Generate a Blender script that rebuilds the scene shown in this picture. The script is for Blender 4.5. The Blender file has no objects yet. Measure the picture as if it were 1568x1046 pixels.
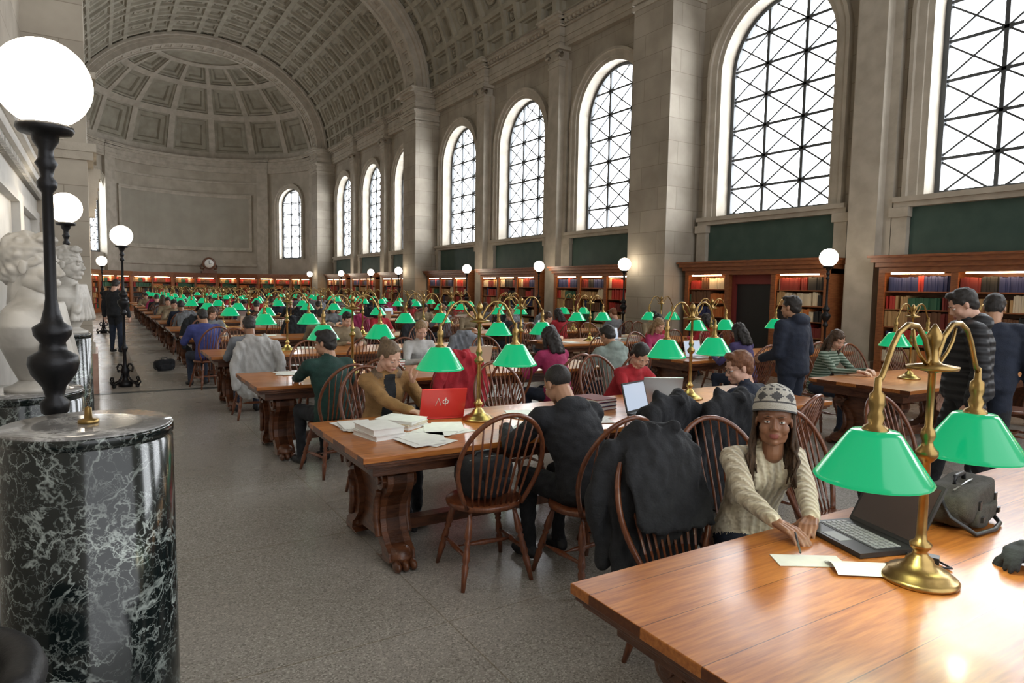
import bpy, math, random
import numpy as np
from mathutils import Vector, Matrix, noise
random.seed(7)
scene=bpy.context.scene
pi=math.pi
# ------------------------------------------------------------------ materials
def nd(nt,t,**k):
    n=nt.nodes.new(t)
    for a,b in k.items(): setattr(n,a,b)
    return n
def mat(name,col,rough=.6,metal=0,col2=None,nscale=8,ndet=4,stretch=None,bump=0,bscale=60,emit=None,es=1,coat=0,ramp=(.35,.65),trans=0):
    m=bpy.data.materials.new(name); m.use_nodes=True; nt=m.node_tree
    b=nt.nodes['Principled BSDF']
    b.inputs['Base Color'].default_value=(*col,1); b.inputs['Roughness'].default_value=rough; b.inputs['Metallic'].default_value=metal
    if coat: b.inputs['Coat Weight'].default_value=coat; b.inputs['Coat Roughness'].default_value=.12
    if emit: b.inputs['Emission Color'].default_value=(*emit,1); b.inputs['Emission Strength'].default_value=es
    tc=nd(nt,'ShaderNodeTexCoord'); src=tc.outputs['Object']
    if stretch:
        mp=nd(nt,'ShaderNodeMapping'); mp.inputs['Scale'].default_value=stretch; nt.links.new(src,mp.inputs['Vector']); src=mp.outputs['Vector']
    if col2 is not None:
        n=nd(nt,'ShaderNodeTexNoise'); n.inputs['Scale'].default_value=nscale; n.inputs['Detail'].default_value=ndet
        nt.links.new(src,n.inputs['Vector'])
        r=nd(nt,'ShaderNodeValToRGB'); r.color_ramp.elements[0].position=ramp[0]; r.color_ramp.elements[1].position=ramp[1]
        r.color_ramp.elements[0].color=(*col,1); r.color_ramp.elements[1].color=(*col2,1)
        nt.links.new(n.outputs['Fac'],r.inputs['Fac']); nt.links.new(r.outputs['Color'],b.inputs['Base Color'])
    if bump:
        n2=nd(nt,'ShaderNodeTexNoise'); n2.inputs['Scale'].default_value=bscale; n2.inputs['Detail'].default_value=5
        nt.links.new(src,n2.inputs['Vector'])
        bp=nd(nt,'ShaderNodeBump'); bp.inputs['Strength'].default_value=bump; bp.inputs['Distance'].default_value=.01
        nt.links.new(n2.outputs['Fac'],bp.inputs['Height']); nt.links.new(bp.outputs['Normal'],b.inputs['Normal'])
    return m
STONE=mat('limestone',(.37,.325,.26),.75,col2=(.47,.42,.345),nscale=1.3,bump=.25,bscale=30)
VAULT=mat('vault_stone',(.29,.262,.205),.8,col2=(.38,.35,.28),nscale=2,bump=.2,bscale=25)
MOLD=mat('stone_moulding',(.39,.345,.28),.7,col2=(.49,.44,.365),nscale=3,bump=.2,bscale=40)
def blocks(name):
    m=mat(name,(.35,.305,.245),.75,col2=(.46,.41,.335),nscale=1.3); nt=m.node_tree; b=nt.nodes['Principled BSDF']
    geo=nd(nt,'ShaderNodeTexCoord'); sp=nd(nt,'ShaderNodeSeparateXYZ'); cb=nd(nt,'ShaderNodeCombineXYZ'); ad=nd(nt,'ShaderNodeMath',operation='ADD')
    nt.links.new(geo.outputs['Object'],sp.inputs[0]); nt.links.new(sp.outputs[0],ad.inputs[0]); nt.links.new(sp.outputs[1],ad.inputs[1])
    nt.links.new(ad.outputs[0],cb.inputs[0]); nt.links.new(sp.outputs[2],cb.inputs[1])
    br=nd(nt,'ShaderNodeTexBrick'); br.inputs['Scale'].default_value=1; br.inputs['Brick Width'].default_value=1.15; br.inputs['Row Height'].default_value=.52
    br.inputs['Mortar Size'].default_value=.006; br.inputs['Color1'].default_value=(1,1,1,1); br.inputs['Color2'].default_value=(.86,.86,.86,1); br.inputs['Mortar'].default_value=(.6,.58,.55,1)
    nt.links.new(cb.outputs[0],br.inputs['Vector'])
    mx=nd(nt,'ShaderNodeMix',data_type='RGBA',blend_type='MULTIPLY'); mx.inputs['Factor'].default_value=1
    r=[n for n in nt.nodes if n.type=='VALTORGB'][0]
    nt.links.new(r.outputs['Color'],mx.inputs['A']); nt.links.new(br.outputs['Color'],mx.inputs['B']); nt.links.new(mx.outputs['Result'],b.inputs['Base Color'])
    return m
BLOCK=blocks('limestone_blocks')
GREENW=mat('green_wall_panel',(.035,.072,.058),.6,col2=(.05,.09,.072),nscale=3)
BAND=mat('dark_floor_band',(.07,.075,.07),.3)
CANVAS=mat('apse_panel_canvas',(.34,.31,.255),.85,col2=(.39,.36,.30),nscale=1)
IRON=mat('black_iron',(.018,.018,.02),.38,.6,bump=.1,bscale=80)
MUNT=mat('window_grille_iron',(.07,.075,.08),.5,.2)
BRASS=mat('brass',(.46,.31,.115),.3,1,col2=(.28,.18,.065),nscale=14,bump=.05)
CHW=mat('chair_wood',(.12,.032,.012),.33,col2=(.21,.066,.024),nscale=12,stretch=(6,6,1),coat=.4)
DKW=mat('carved_wood',(.075,.024,.009),.38,col2=(.15,.052,.020),nscale=9,stretch=(1,1,4),bump=.3,bscale=40,coat=.3)
CASEW=mat('bookcase_wood',(.20,.060,.020),.42,col2=(.30,.105,.034),nscale=8,stretch=(1,1,5))
def oak():
    m=mat('oak_table_top',(.36,.105,.020),.27,col2=(.60,.225,.050),nscale=5,ndet=8,stretch=(1.2,14,14),coat=.2,ramp=(.3,.7)); nt=m.node_tree;b=nt.nodes['Principled BSDF']
    n=nd(nt,'ShaderNodeTexNoise'); n.inputs['Scale'].default_value=4; tc=nd(nt,'ShaderNodeTexCoord'); nt.links.new(tc.outputs['Object'],n.inputs['Vector'])
    mr=nd(nt,'ShaderNodeMapRange'); mr.inputs['To Min'].default_value=.24; mr.inputs['To Max'].default_value=.44
    nt.links.new(n.outputs['Fac'],mr.inputs['Value']); nt.links.new(mr.outputs['Result'],b.inputs['Roughness'])
    br=nd(nt,'ShaderNodeTexBrick'); br.inputs['Scale'].default_value=1; br.inputs['Brick Width'].default_value=9; br.inputs['Row Height'].default_value=.23; br.inputs['Mortar Size'].default_value=.0016
    br.inputs['Color1'].default_value=(1,1,1,1);br.inputs['Color2'].default_value=(.82,.80,.78,1);br.inputs['Mortar'].default_value=(.25,.2,.18,1); nt.links.new(tc.outputs['Object'],br.inputs['Vector'])
    mx=nd(nt,'ShaderNodeMix',data_type='RGBA',blend_type='MULTIPLY'); mx.inputs['Factor'].default_value=1
    r=[x for x in nt.nodes if x.type=='VALTORGB'][0]
    nt.links.new(r.outputs['Color'],mx.inputs['A']); nt.links.new(br.outputs['Color'],mx.inputs['B']); nt.links.new(mx.outputs['Result'],b.inputs['Base Color'])
    return m
OAK=oak()
def terrazzo():
    m=mat('terrazzo_floor',(.2,.2,.2),.3); nt=m.node_tree;b=nt.nodes['Principled BSDF']
    tc=nd(nt,'ShaderNodeTexCoord')
    v=nd(nt,'ShaderNodeTexVoronoi'); v.inputs['Scale'].default_value=140; nt.links.new(tc.outputs['Object'],v.inputs['Vector'])
    sp=nd(nt,'ShaderNodeSeparateColor'); nt.links.new(v.outputs['Color'],sp.inputs[0])
    r=nd(nt,'ShaderNodeValToRGB'); e=r.color_ramp.elements; e[0].position=0;e[0].color=(.22,.205,.18,1); e[1].position=1;e[1].color=(.58,.545,.49,1)
    x=e.new(.25);x.color=(.34,.315,.28,1); x=e.new(.8);x.color=(.42,.39,.35,1)
    nt.links.new(sp.outputs[0],r.inputs['Fac'])
    n=nd(nt,'ShaderNodeTexNoise'); n.inputs['Scale'].default_value=.8; n.inputs['Detail'].default_value=4; nt.links.new(tc.outputs['Object'],n.inputs['Vector'])
    mr=nd(nt,'ShaderNodeMapRange'); mr.inputs['To Min'].default_value=.8; mr.inputs['To Max'].default_value=1.16; nt.links.new(n.outputs['Fac'],mr.inputs['Value'])
    br=nd(nt,'ShaderNodeTexBrick'); br.offset=0; br.inputs['Scale'].default_value=1; br.inputs['Brick Width'].default_value=1.475; br.inputs['Row Height'].default_value=1.475; br.inputs['Mortar Size'].default_value=.004
    br.inputs['Color1'].default_value=(1,1,1,1);br.inputs['Color2'].default_value=(.94,.94,.93,1);br.inputs['Mortar'].default_value=(.7,.66,.58,1); nt.links.new(tc.outputs['Object'],br.inputs['Vector'])
    mx=nd(nt,'ShaderNodeMix',data_type='RGBA',blend_type='MULTIPLY'); mx.inputs['Factor'].default_value=1
    mx2=nd(nt,'ShaderNodeMix',data_type='RGBA',blend_type='MULTIPLY'); mx2.inputs['Factor'].default_value=1
    nt.links.new(r.outputs['Color'],mx.inputs['A']); nt.links.new(mr.outputs['Result'],mx.inputs['B'])
    nt.links.new(mx.outputs['Result'],mx2.inputs['A']); nt.links.new(br.outputs['Color'],mx2.inputs['B']); nt.links.new(mx2.outputs['Result'],b.inputs['Base Color'])
    mr2=nd(nt,'ShaderNodeMapRange'); mr2.inputs['To Min'].default_value=.18; mr2.inputs['To Max'].default_value=.36; nt.links.new(n.outputs['Fac'],mr2.inputs['Value']); nt.links.new(mr2.outputs['Result'],b.inputs['Roughness'])
    return m
TERR=terrazzo()
def marble(name,base,vein,sc=3.5,w=.035,rough=.12,dist=.9,lo=.42,hi=.62):
    m=mat(name,base,rough,coat=.3); nt=m.node_tree;b=nt.nodes['Principled BSDF']
    tc=nd(nt,'ShaderNodeTexCoord')
    cur=None
    for i,(s,ww,st) in enumerate([(sc,w,1.),(sc*2.3,w*1.2,.8),(sc*5,w*1.3,.45)]):
        n=nd(nt,'ShaderNodeTexNoise'); n.inputs['Scale'].default_value=s; n.inputs['Detail'].default_value=5; n.inputs['Distortion'].default_value=dist; n.inputs['Roughness'].default_value=.55
        nt.links.new(tc.outputs['Object'],n.inputs['Vector'])
        a=nd(nt,'ShaderNodeMath',operation='SUBTRACT'); a.inputs[1].default_value=.5; nt.links.new(n.outputs['Fac'],a.inputs[0])
        c=nd(nt,'ShaderNodeMath',operation='ABSOLUTE'); nt.links.new(a.outputs[0],c.inputs[0])
        r=nd(nt,'ShaderNodeMapRange'); r.inputs['From Min'].default_value=0; r.inputs['From Max'].default_value=ww; r.inputs['To Min'].default_value=st; r.inputs['To Max'].default_value=0
        nt.links.new(c.outputs[0],r.inputs['Value'])
        if cur is None: cur=r.outputs['Result']
        else:
            x=nd(nt,'ShaderNodeMath',operation='MAXIMUM'); nt.links.new(cur,x.inputs[0]); nt.links.new(r.outputs['Result'],x.inputs[1]); cur=x.outputs[0]
    n=nd(nt,'ShaderNodeTexNoise'); n.inputs['Scale'].default_value=sc*.9; n.inputs['Detail'].default_value=3; nt.links.new(tc.outputs['Object'],n.inputs['Vector'])
    r=nd(nt,'ShaderNodeMapRange'); r.inputs['From Min'].default_value=lo; r.inputs['From Max'].default_value=hi; r.inputs['To Min'].default_value=.10; nt.links.new(n.outputs['Fac'],r.inputs['Value'])
    y=nd(nt,'ShaderNodeMath',operation='MULTIPLY'); nt.links.new(cur,y.inputs[0]); nt.links.new(r.outputs['Result'],y.inputs[1])
    mx=nd(nt,'ShaderNodeMix',data_type='RGBA'); mx.inputs['A'].default_value=(*base,1); mx.inputs['B'].default_value=(*vein,1)
    nt.links.new(y.outputs[0],mx.inputs['Factor']); nt.links.new(mx.outputs['Result'],b.inputs['Base Color'])
    return m
BMARB=marble('black_veined_marble',(.005,.009,.009),(.50,.56,.52),4.2,.013,.14,.35,.40,.66)
WMARB=mat('white_marble',(.46,.445,.41),.35,col2=(.58,.56,.525),nscale=3,ndet=6)
SCULPT=mat('bust_marble',(.38,.355,.315),.5,col2=(.54,.51,.46),nscale=6,ramp=(.4,.6))
PINKM=mat('pink_marble',(.36,.20,.15),.35,col2=(.46,.29,.22),nscale=8)
SHADE=mat('green_glass_shade',(.0,.17,.075),.18,emit=(.003,.44,.165),es=.78,coat=.35)
SHADEIN=mat('shade_inner_glass',(.8,.95,.85),.4,emit=(.75,1,.85),es=2.2)
BULB=mat('lamp_bulb',(1,.95,.8),.4,emit=(1,.9,.7),es=12)
GLOBE=mat('opal_globe',(.95,.93,.9),.3,emit=(1,.87,.68),es=11)
GLASS=mat('glowing_daylight_glass',(.9,.93,.95),.4,emit=(.93,.965,1),es=13)  # emission on the window panes stands in for daylight from outside
STRIP=mat('shelf_light_strip',(1,.8,.5),.5,emit=(1,.66,.34),es=34)
PAPER=mat('paper',(.76,.75,.72),.7,col2=(.82,.81,.78),nscale=20)
PRINT=mat('printed_page',(.74,.73,.70),.7,col2=(.55,.55,.54),nscale=60,stretch=(1,6,1))
SILVER=mat('laptop_aluminium',(.6,.61,.63),.35,.8)
BLKPL=mat('black_plastic',(.02,.02,.022),.4)
KEYS=mat('keyboard_grey',(.26,.27,.29),.5)
SCR=mat('laptop_screen',(.03,.03,.04),.15,emit=(.65,.75,.9),es=.8)
SCRD=mat('dark_screen',(.03,.015,.012),.06,coat=.8)
REDL=mat('red_laptop_shell',(.62,.03,.03),.3,coat=.4)
BAGM=mat('canvas_bag',(.040,.037,.030),.85,col2=(.062,.057,.047),nscale=40,bump=.4,bscale=200)
BLACKF=mat('black_fabric',(.010,.011,.014),.85,col2=(.019,.021,.026),nscale=15,bump=.4,bscale=90)
BLACKL=mat('black_leather',(.011,.011,.012),.5,bump=.2,bscale=120)
def fab(n,c,k=1.35,b=.35): return mat(n,c,.85,col2=tuple(min(1,x*k) for x in c),nscale=14,bump=b,bscale=110)
NAVY=fab('navy_fabric',(.010,.015,.030)); DENIM=fab('dark_denim',(.02,.028,.05)); TAN=fab('tan_jacket_cotton',(.26,.145,.055)); REDF=fab('red_fabric',(.34,.015,.025))
PINKF=fab('magenta_fabric',(.30,.025,.09)); GREYF=fab('grey_fabric',(.16,.17,.19)); WHITEF=fab('white_fabric',(.44,.43,.42),1.15); GREENF=fab('dark_green_fabric',(.010,.038,.030))
BLUEF=fab('blue_fabric',(.04,.05,.18)); PURPF=fab('purple_fabric',(.06,.045,.13)); FUR=fab('brown_fur',(.12,.08,.05),2,.9); KHAKI=fab('khaki_fabric',(.22,.17,.11)); TEAL=fab('grey_green_fabric',(.22,.27,.245))
def wavebump(name,c,sc,dirn,dist=.03,c2=None,rough=.5):
    m=mat(name,c,rough); nt=m.node_tree;b=nt.nodes['Principled BSDF']; tc=nd(nt,'ShaderNodeTexCoord')
    w=nd(nt,'ShaderNodeTexWave'); w.bands_direction=dirn; w.inputs['Scale'].default_value=sc; w.inputs['Distortion'].default_value=.6; nt.links.new(tc.outputs['Object'],w.inputs['Vector'])
    bp=nd(nt,'ShaderNodeBump'); bp.inputs['Strength'].default_value=.8; bp.inputs['Distance'].default_value=dist; nt.links.new(w.outputs['Fac'],bp.inputs['Height']); nt.links.new(bp.outputs['Normal'],b.inputs['Normal'])
    if c2:
        r=nd(nt,'ShaderNodeValToRGB'); r.color_ramp.interpolation='CONSTANT'; r.color_ramp.elements[0].color=(*c,1); r.color_ramp.elements[1].position=.5; r.color_ramp.elements[1].color=(*c2,1); nt.links.new(w.outputs['Fac'],r.inputs['Fac']); nt.links.new(r.outputs['Color'],b.inputs['Base Color'])
    return m
PUFF=wavebump('black_puffer_nylon',(.012,.013,.016),5,'Z',.018,None,.6); STRIPEF=wavebump('striped_green_knit',(.06,.10,.07),9,'Z',.002,(.30,.36,.30),.85)
SHOE=mat('dark_shoe',(.015,.015,.017),.5)
SKL=mat('skin_light',(.60,.34,.245),.5,col2=(.66,.40,.295),nscale=12); SKM=mat('skin_medium',(.42,.22,.13),.5,col2=(.47,.26,.16),nscale=12); SKD=mat('skin_brown',(.25,.115,.065),.42,col2=(.32,.155,.09),nscale=12)
LIPL=mat('lips_light',(.48,.19,.16),.45); LIPD=mat('lips_brown',(.27,.08,.07),.4)
EYEW=mat('eye_white',(.72,.71,.69),.25); IRIS=mat('eye_iris',(.02,.012,.008),.1)
def hairm_(n,a,b): return mat(n,a,.5,col2=b,nscale=30,stretch=(4,4,.6),bump=.6,bscale=120)
HBLK=hairm_('hair_black',(.010,.008,.007),(.024,.018,.015)); HBRN=hairm_('hair_brown',(.042,.022,.011),(.095,.05,.025)); HBLD=hairm_('hair_blond',(.20,.115,.05),(.34,.22,.11)); HRED=hairm_('hair_auburn',(.14,.048,.018),(.23,.088,.033)); HDBL=hairm_('hair_dark_blond',(.10,.06,.03),(.20,.13,.07))
KNW=mat('beanie_cream_wool',(.64,.62,.56),.9,bump=.8,bscale=180); KNG=mat('beanie_grey_wool',(.12,.12,.125),.9,bump=.8,bscale=180)
def knit():
    m=mat('cream_cable_knit',(.62,.54,.40),.9); nt=m.node_tree;b=nt.nodes['Principled BSDF']; tc=nd(nt,'ShaderNodeTexCoord')
    w=nd(nt,'ShaderNodeTexWave'); w.wave_type='BANDS'; w.bands_direction='X'; w.inputs['Scale'].default_value=9; w.inputs['Distortion'].default_value=1.2; w.inputs['Detail'].default_value=1; w.inputs['Detail Scale'].default_value=5
    nt.links.new(tc.outputs['Object'],w.inputs['Vector'])
    w2=nd(nt,'ShaderNodeTexWave'); w2.bands_direction='DIAGONAL'; w2.inputs['Scale'].default_value=22; w2.inputs['Distortion'].default_value=1.5; nt.links.new(tc.outputs['Object'],w2.inputs['Vector'])
    ad=nd(nt,'ShaderNodeMath',operation='MULTIPLY_ADD'); ad.inputs[1].default_value=.2; nt.links.new(w2.outputs['Fac'],ad.inputs[0]); nt.links.new(w.outputs['Fac'],ad.inputs[2])
    bp=nd(nt,'ShaderNodeBump'); bp.inputs['Strength'].default_value=.8; bp.inputs['Distance'].default_value=.012; nt.links.new(ad.outputs[0],bp.inputs['Height']); nt.links.new(bp.outputs['Normal'],b.inputs['Normal'])
    r=nd(nt,'ShaderNodeValToRGB'); r.color_ramp.elements[0].color=(.58,.50,.37,1); r.color_ramp.elements[1].color=(.80,.73,.58,1); nt.links.new(w.outputs['Fac'],r.inputs['Fac']); nt.links.new(r.outputs['Color'],b.inputs['Base Color'])
    return m
KNIT=knit()
BK=[mat('book_'+n,c,.6) for n,c in [('red',(.42,.035,.025)),('maroon',(.18,.025,.02)),('green',(.03,.11,.06)),('tan',(.46,.28,.12)),('cream',(.66,.56,.40)),('navy',(.03,.04,.12)),('brown',(.15,.065,.03)),('orange',(.56,.17,.04)),('black',(.02,.02,.02))]]
# ------------------------------------------------------------------ mesh builder
class MB:
    def __init__(s): s.v=[];s.f=[];s.m=[];s.s=[];s.mats=[];s.ix={}
    def mi(s,m):
        if m.name not in s.ix: s.ix[m.name]=len(s.mats); s.mats.append(m)
        return s.ix[m.name]
    def add(s,V,F,m,smooth=False,M=None):
        o=len(s.v)
        if M is not None: V=[M@Vector(p) for p in V]
        s.v.extend([tuple(p) for p in V])
        if isinstance(m,list):
            for f,k in zip(F,m): s.f.append([i+o for i in f]); s.m.append(s.mi(k)); s.s.append(smooth)
        else:
            k=s.mi(m)
            for f in F: s.f.append([i+o for i in f]); s.m.append(k); s.s.append(smooth)
    def box(s,c,d,m,M=None,rot=0):
        x,y,z=d[0]/2,d[1]/2,d[2]/2
        V=[Vector((a*x,b*y,e*z)) for a in(-1,1) for b in(-1,1) for e in(-1,1)]
        if rot: R=Matrix.Rotation(rot,3,'Z'); V=[R@p for p in V]
        V=[p+Vector(c) for p in V]
        s.add(V,[(0,1,3,2),(4,6,7,5),(0,4,5,1),(2,3,7,6),(0,2,6,4),(1,5,7,3)],m,False,M)
    def bb(s,x0,x1,y0,y1,z0,z1,m,M=None): s.box(((x0+x1)/2,(y0+y1)/2,(z0+z1)/2),(abs(x1-x0),abs(y1-y0),abs(z1-z0)),m,M)
    def lathe(s,prof,m,seg=24,M=None,sx=1,sy=1,smooth=True,c=(0,0,0)):
        V=[];F=[];n=len(prof)
        for z,r in prof:
            for j in range(seg):
                a=2*pi*j/seg; V.append((c[0]+r*sx*math.cos(a),c[1]+r*sy*math.sin(a),c[2]+z))
        for i in range(n-1):
            for j in range(seg):
                k=(j+1)%seg; F.append((i*seg+j,i*seg+k,(i+1)*seg+k,(i+1)*seg+j))
        if prof[0][1]>1e-4: F.append(tuple(range(seg))[::-1])
        if prof[-1][1]>1e-4: F.append(tuple((n-1)*seg+j for j in range(seg)))
        s.add(V,F,m,smooth,M)
    def tube(s,pts,rad,m,seg=8,M=None,caps=True):
        V,F=tube(pts,rad,seg,caps); s.add(V,F,m,True,M)
    def ell(s,c,r,m,M=None,seg=14,rings=8):
        V,F=ellipsoid(c,r,seg=seg,rings=rings); s.add(V,F,m,True,M)
    def prism(s,poly,fn,d0,d1,m,M=None):
        n=len(poly); V=[fn(p,d0) for p in poly]+[fn(p,d1) for p in poly]
        F=[tuple(range(n)),tuple(range(2*n-1,n-1,-1))]+[(i,(i+1)%n,(i+1)%n+n,i+n) for i in range(n)]
        s.add(V,F,m,False,M)
    def mesh(s,name,loc=(0,0,0)):
        me=bpy.data.meshes.new(name)
        V=[(a-loc[0],b-loc[1],c-loc[2]) for a,b,c in s.v]
        me.from_pydata(V,[],s.f); 
        for m in s.mats: me.materials.append(m)
        me.polygons.foreach_set('material_index',s.m); me.polygons.foreach_set('use_smooth',s.s); me.update()
        return me
    def obj(s,name,loc=(0,0,0),bevel=0):
        return inst(name,s.mesh(name,loc),loc,bevel=bevel)
def inst(name,me,loc=(0,0,0),rot=0,scale=1,bevel=0):
    o=bpy.data.objects.new(name,me); scene.collection.objects.link(o); o.location=loc; o.rotation_euler=(0,0,rot)
    if scale!=1: o.scale=(scale,)*3
    if bevel:
        b=o.modifiers.new('bevel','BEVEL'); b.width=bevel; b.segments=2; b.limit_method='ANGLE'
    return o
def frame(d):
    d=Vector(d).normalized(); up=Vector((0,0,1)) if abs(d.z)<.9 else Vector((0,1,0))
    x=d.cross(up).normalized(); y=x.cross(d).normalized(); return x,y
def tube(pts,rad,seg=8,caps=True):
    pts=[Vector(p) for p in pts]; n=len(pts)
    if not isinstance(rad,(list,tuple)): rad=[rad]*n
    V=[];F=[];x=None
    for i,p in enumerate(pts):
        d=(pts[min(i+1,n-1)]-pts[max(i-1,0)])
        if d.length<1e-7: d=Vector((0,0,1))
        d.normalize()
        if x is None: x,y=frame(d)
        else:
            x=(x-d*x.dot(d)); 
            if x.length<1e-5: x,_=frame(d)
            x.normalize(); y=d.cross(x)
        r=rad[i]
        for j in range(seg):
            a=2*pi*j/seg; V.append(p+x*math.cos(a)*r+y*math.sin(a)*r)
    for i in range(n-1):
        for j in range(seg):
            k=(j+1)%seg; F.append((i*seg+j,i*seg+k,(i+1)*seg+k,(i+1)*seg+j))
    if caps: F.append(tuple(range(seg))[::-1]); F.append(tuple((n-1)*seg+j for j in range(seg)))
    return V,F
def ellipsoid(c,r,R=None,seg=14,rings=8):
    V=[];F=[]; c=Vector(c)
    for i in range(1,rings):
        t=pi*i/rings
        for j in range(seg):
            a=2*pi*j/seg; p=Vector((r[0]*math.sin(t)*math.cos(a),r[1]*math.sin(t)*math.sin(a),r[2]*math.cos(t)))
            V.append(c+p)
    for k in (1,-1): V.append(c+Vector((0,0,r[2]*k)))
    n=(rings-1)*seg
    for i in range(rings-2):
        for j in range(seg):
            k=(j+1)%seg; F.append((i*seg+j,(i+1)*seg+j,(i+1)*seg+k,i*seg+k))
    for j in range(seg):
        k=(j+1)%seg; F.append((n,j,k)); F.append((n+1,(rings-2)*seg+k,(rings-2)*seg+j))
    return V,F
def capsule(p0,p1,r0,r1,seg=12):
    p0=Vector(p0);p1=Vector(p1);d=(p1-p0); L=d.length
    if L<1e-6: return ellipsoid(p0,(r0,)*3)
    d/=L; P=[];R=[]
    for a in (85,60,30): P.append(p0-d*r0*math.sin(math.radians(a))); R.append(r0*math.cos(math.radians(a)))
    P.append(p0);R.append(r0);P.append(p1);R.append(r1)
    for a in (30,60,85): P.append(p1+d*r1*math.sin(math.radians(a))); R.append(r1*math.cos(math.radians(a)))
    return tube(P,R,seg)
def loft(rings,seg=20):
    V=[];F=[]
    for c,xa,ya,rx,ry in rings:
        for j in range(seg):
            a=2*pi*j/seg; V.append(Vector(c)+Vector(xa)*rx*math.cos(a)+Vector(ya)*ry*math.sin(a))
    n=len(rings)
    for i in range(n-1):
        for j in range(seg):
            k=(j+1)%seg; F.append((i*seg+j,i*seg+k,(i+1)*seg+k,(i+1)*seg+j))
    F.append(tuple(range(seg))[::-1]); F.append(tuple((n-1)*seg+j for j in range(seg)))
    return V,F
def remesh(parts,vox,smooth=3):
    me=bpy.data.meshes.new('tmp'); V=[];F=[]
    for v,f in parts:
        o=len(V); V+=[tuple(p) for p in v]; F+=[[i+o for i in q] for q in f]
    me.from_pydata(V,[],F); ob=bpy.data.objects.new('tmp',me); scene.collection.objects.link(ob)
    r=ob.modifiers.new('r','REMESH'); r.mode='VOXEL'; r.voxel_size=vox
    if smooth: s=ob.modifiers.new('s','SMOOTH'); s.factor=.5; s.iterations=smooth
    dg=bpy.context.evaluated_depsgraph_get(); ev=ob.evaluated_get(dg); m2=ev.to_mesh()
    n=len(m2.vertices); A=np.empty(n*3); m2.vertices.foreach_get('co',A); A=A.reshape(-1,3)
    N=np.empty(n*3); m2.vertices.foreach_get('normal',N); N=N.reshape(-1,3)
    FF=[tuple(p.vertices) for p in m2.polygons]
    ev.to_mesh_clear(); bpy.data.objects.remove(ob); bpy.data.meshes.remove(me)
    return A,FF,N
def capdist(P,p0,p1,r0,r1):
    p0=np.array(p0);p1=np.array(p1);d=p1-p0;L=max(d@d,1e-9)
    t=np.clip((P-p0)@d/L,0,1); q=p0+t[:,None]*d
    return np.linalg.norm(P-q,axis=1)-(r0+(r1-r0)*t)
# ------------------------------------------------------------------ room
XC=5.3; ZS=9.8; RX=6.45; RZ=5.25; WX=12.3; YA=41.85
fR=lambda s,z,d:(WX+d,s,z)
fL=lambda s,z,d:(-1.0-d,s,z)
RA=6.45
fA=lambda s,z,d:(XC+(RA+d)*math.cos(s/RA),YA+(RA+d)*math.sin(s/RA),z)
def bmap(mb,fn,s0,s1,z0,z1,d0,d1,m,n=1):
    V=[];F=[]
    for i in range(n+1):
        s=s0+(s1-s0)*i/n; V+=[fn(s,z0,d0),fn(s,z1,d0),fn(s,z1,d1),fn(s,z0,d1)]
    for i in range(n):
        for k in range(4):
            F.append((i*4+k,i*4+(k+1)%4,i*4+4+(k+1)%4,i*4+4+k))
    F.append((0,1,2,3));F.append((n*4+3,n*4+2,n*4+1,n*4))
    mb.add(V,F,m)
HW=1.42; SILL=3.45; SPR=6.66
def arcpts(c,hw=HW,z=SPR,n=20): return [(c-hw*math.cos(pi*i/n),z+hw*math.sin(pi*i/n)) for i in range(n+1)]
def archwall(mb,fn,s0,s1,z0,z1,cs,m,depth=.55,step=99,hw=HW,sill=SILL,spr=SPR):
    def q(a,b,za,zb):
        n=max(1,int(math.ceil((b-a)/step)))
        for i in range(n):
            x=a+(b-a)*i/n;y=a+(b-a)*(i+1)/n
            mb.add([fn(x,za,0),fn(y,za,0),fn(y,zb,0),fn(x,zb,0)],[(0,1,2,3)],m)
    cur=s0
    for c in cs:
        q(cur,c-hw,z0,z1); q(c-hw,c+hw,z0,sill); A=arcpts(c,hw,spr)
        for (a,za),(b,zb) in zip(A[:-1],A[1:]): mb.add([fn(a,za,0),fn(b,zb,0),fn(b,z1,0),fn(a,z1,0)],[(0,1,2,3)],m)
        path=[(c-hw,sill)]+A+[(c+hw,sill),(c-hw,sill)]
        for (a,za),(b,zb) in zip(path[:-1],path[1:]): mb.add([fn(a,za,0),fn(b,zb,0),fn(b,zb,depth),fn(a,za,depth)],[(0,1,2,3)],MOLD)
        cur=c+hw
    q(cur,s1,z0,z1)
def archmould(mb,fn,c,prof,m,hw=HW,sill=SILL,spr=SPR):
    path=[((c-hw,sill),(-1,0))]+[((c-hw*math.cos(pi*i/20),spr+hw*math.sin(pi*i/20)),(-math.cos(pi*i/20),math.sin(pi*i/20))) for i in range(21)]+[((c+hw,sill),(1,0))]
    V=[];F=[];n=len(prof)
    for (p,nn) in path:
        for o,d in prof: V.append(fn(p[0]+nn[0]*o,p[1]+nn[1]*o,d))
    for i in range(len(path)-1):
        for k in range(n-1): F.append((i*n+k,i*n+k+1,(i+1)*n+k+1,(i+1)*n+k))
    mb.add(V,F,m)
MPROF=[(-.02,0),(-.02,-.05),(.08,-.06),(.08,-.10),(.22,-.11),(.24,-.15),(.31,-.15),(.31,0)]
PIERS=[-2.45,12.1,26.6,41.2]
WIN=[p+o for p in PIERS[:3] for o in (2.7,7.3,11.9)]
mb=MB(); mb.bb(-6,12.9,-6,49,-.2,0,TERR); mb.obj('floor')
mb=MB()
for y in (11.75,26.3): mb.bb(-.1,12.2,y,y+.16,0,.004,BAND)
for x in (.45,): mb.bb(x,x+.12,13,41,0,.004,BAND)
mb.obj('trim_1')
mb=MB(); archwall(mb,fR,-5,YA,0,10,WIN,BLOCK)
for c in WIN: archmould(mb,fR,c,MPROF,MOLD)
mb.obj('wall_right')
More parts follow.
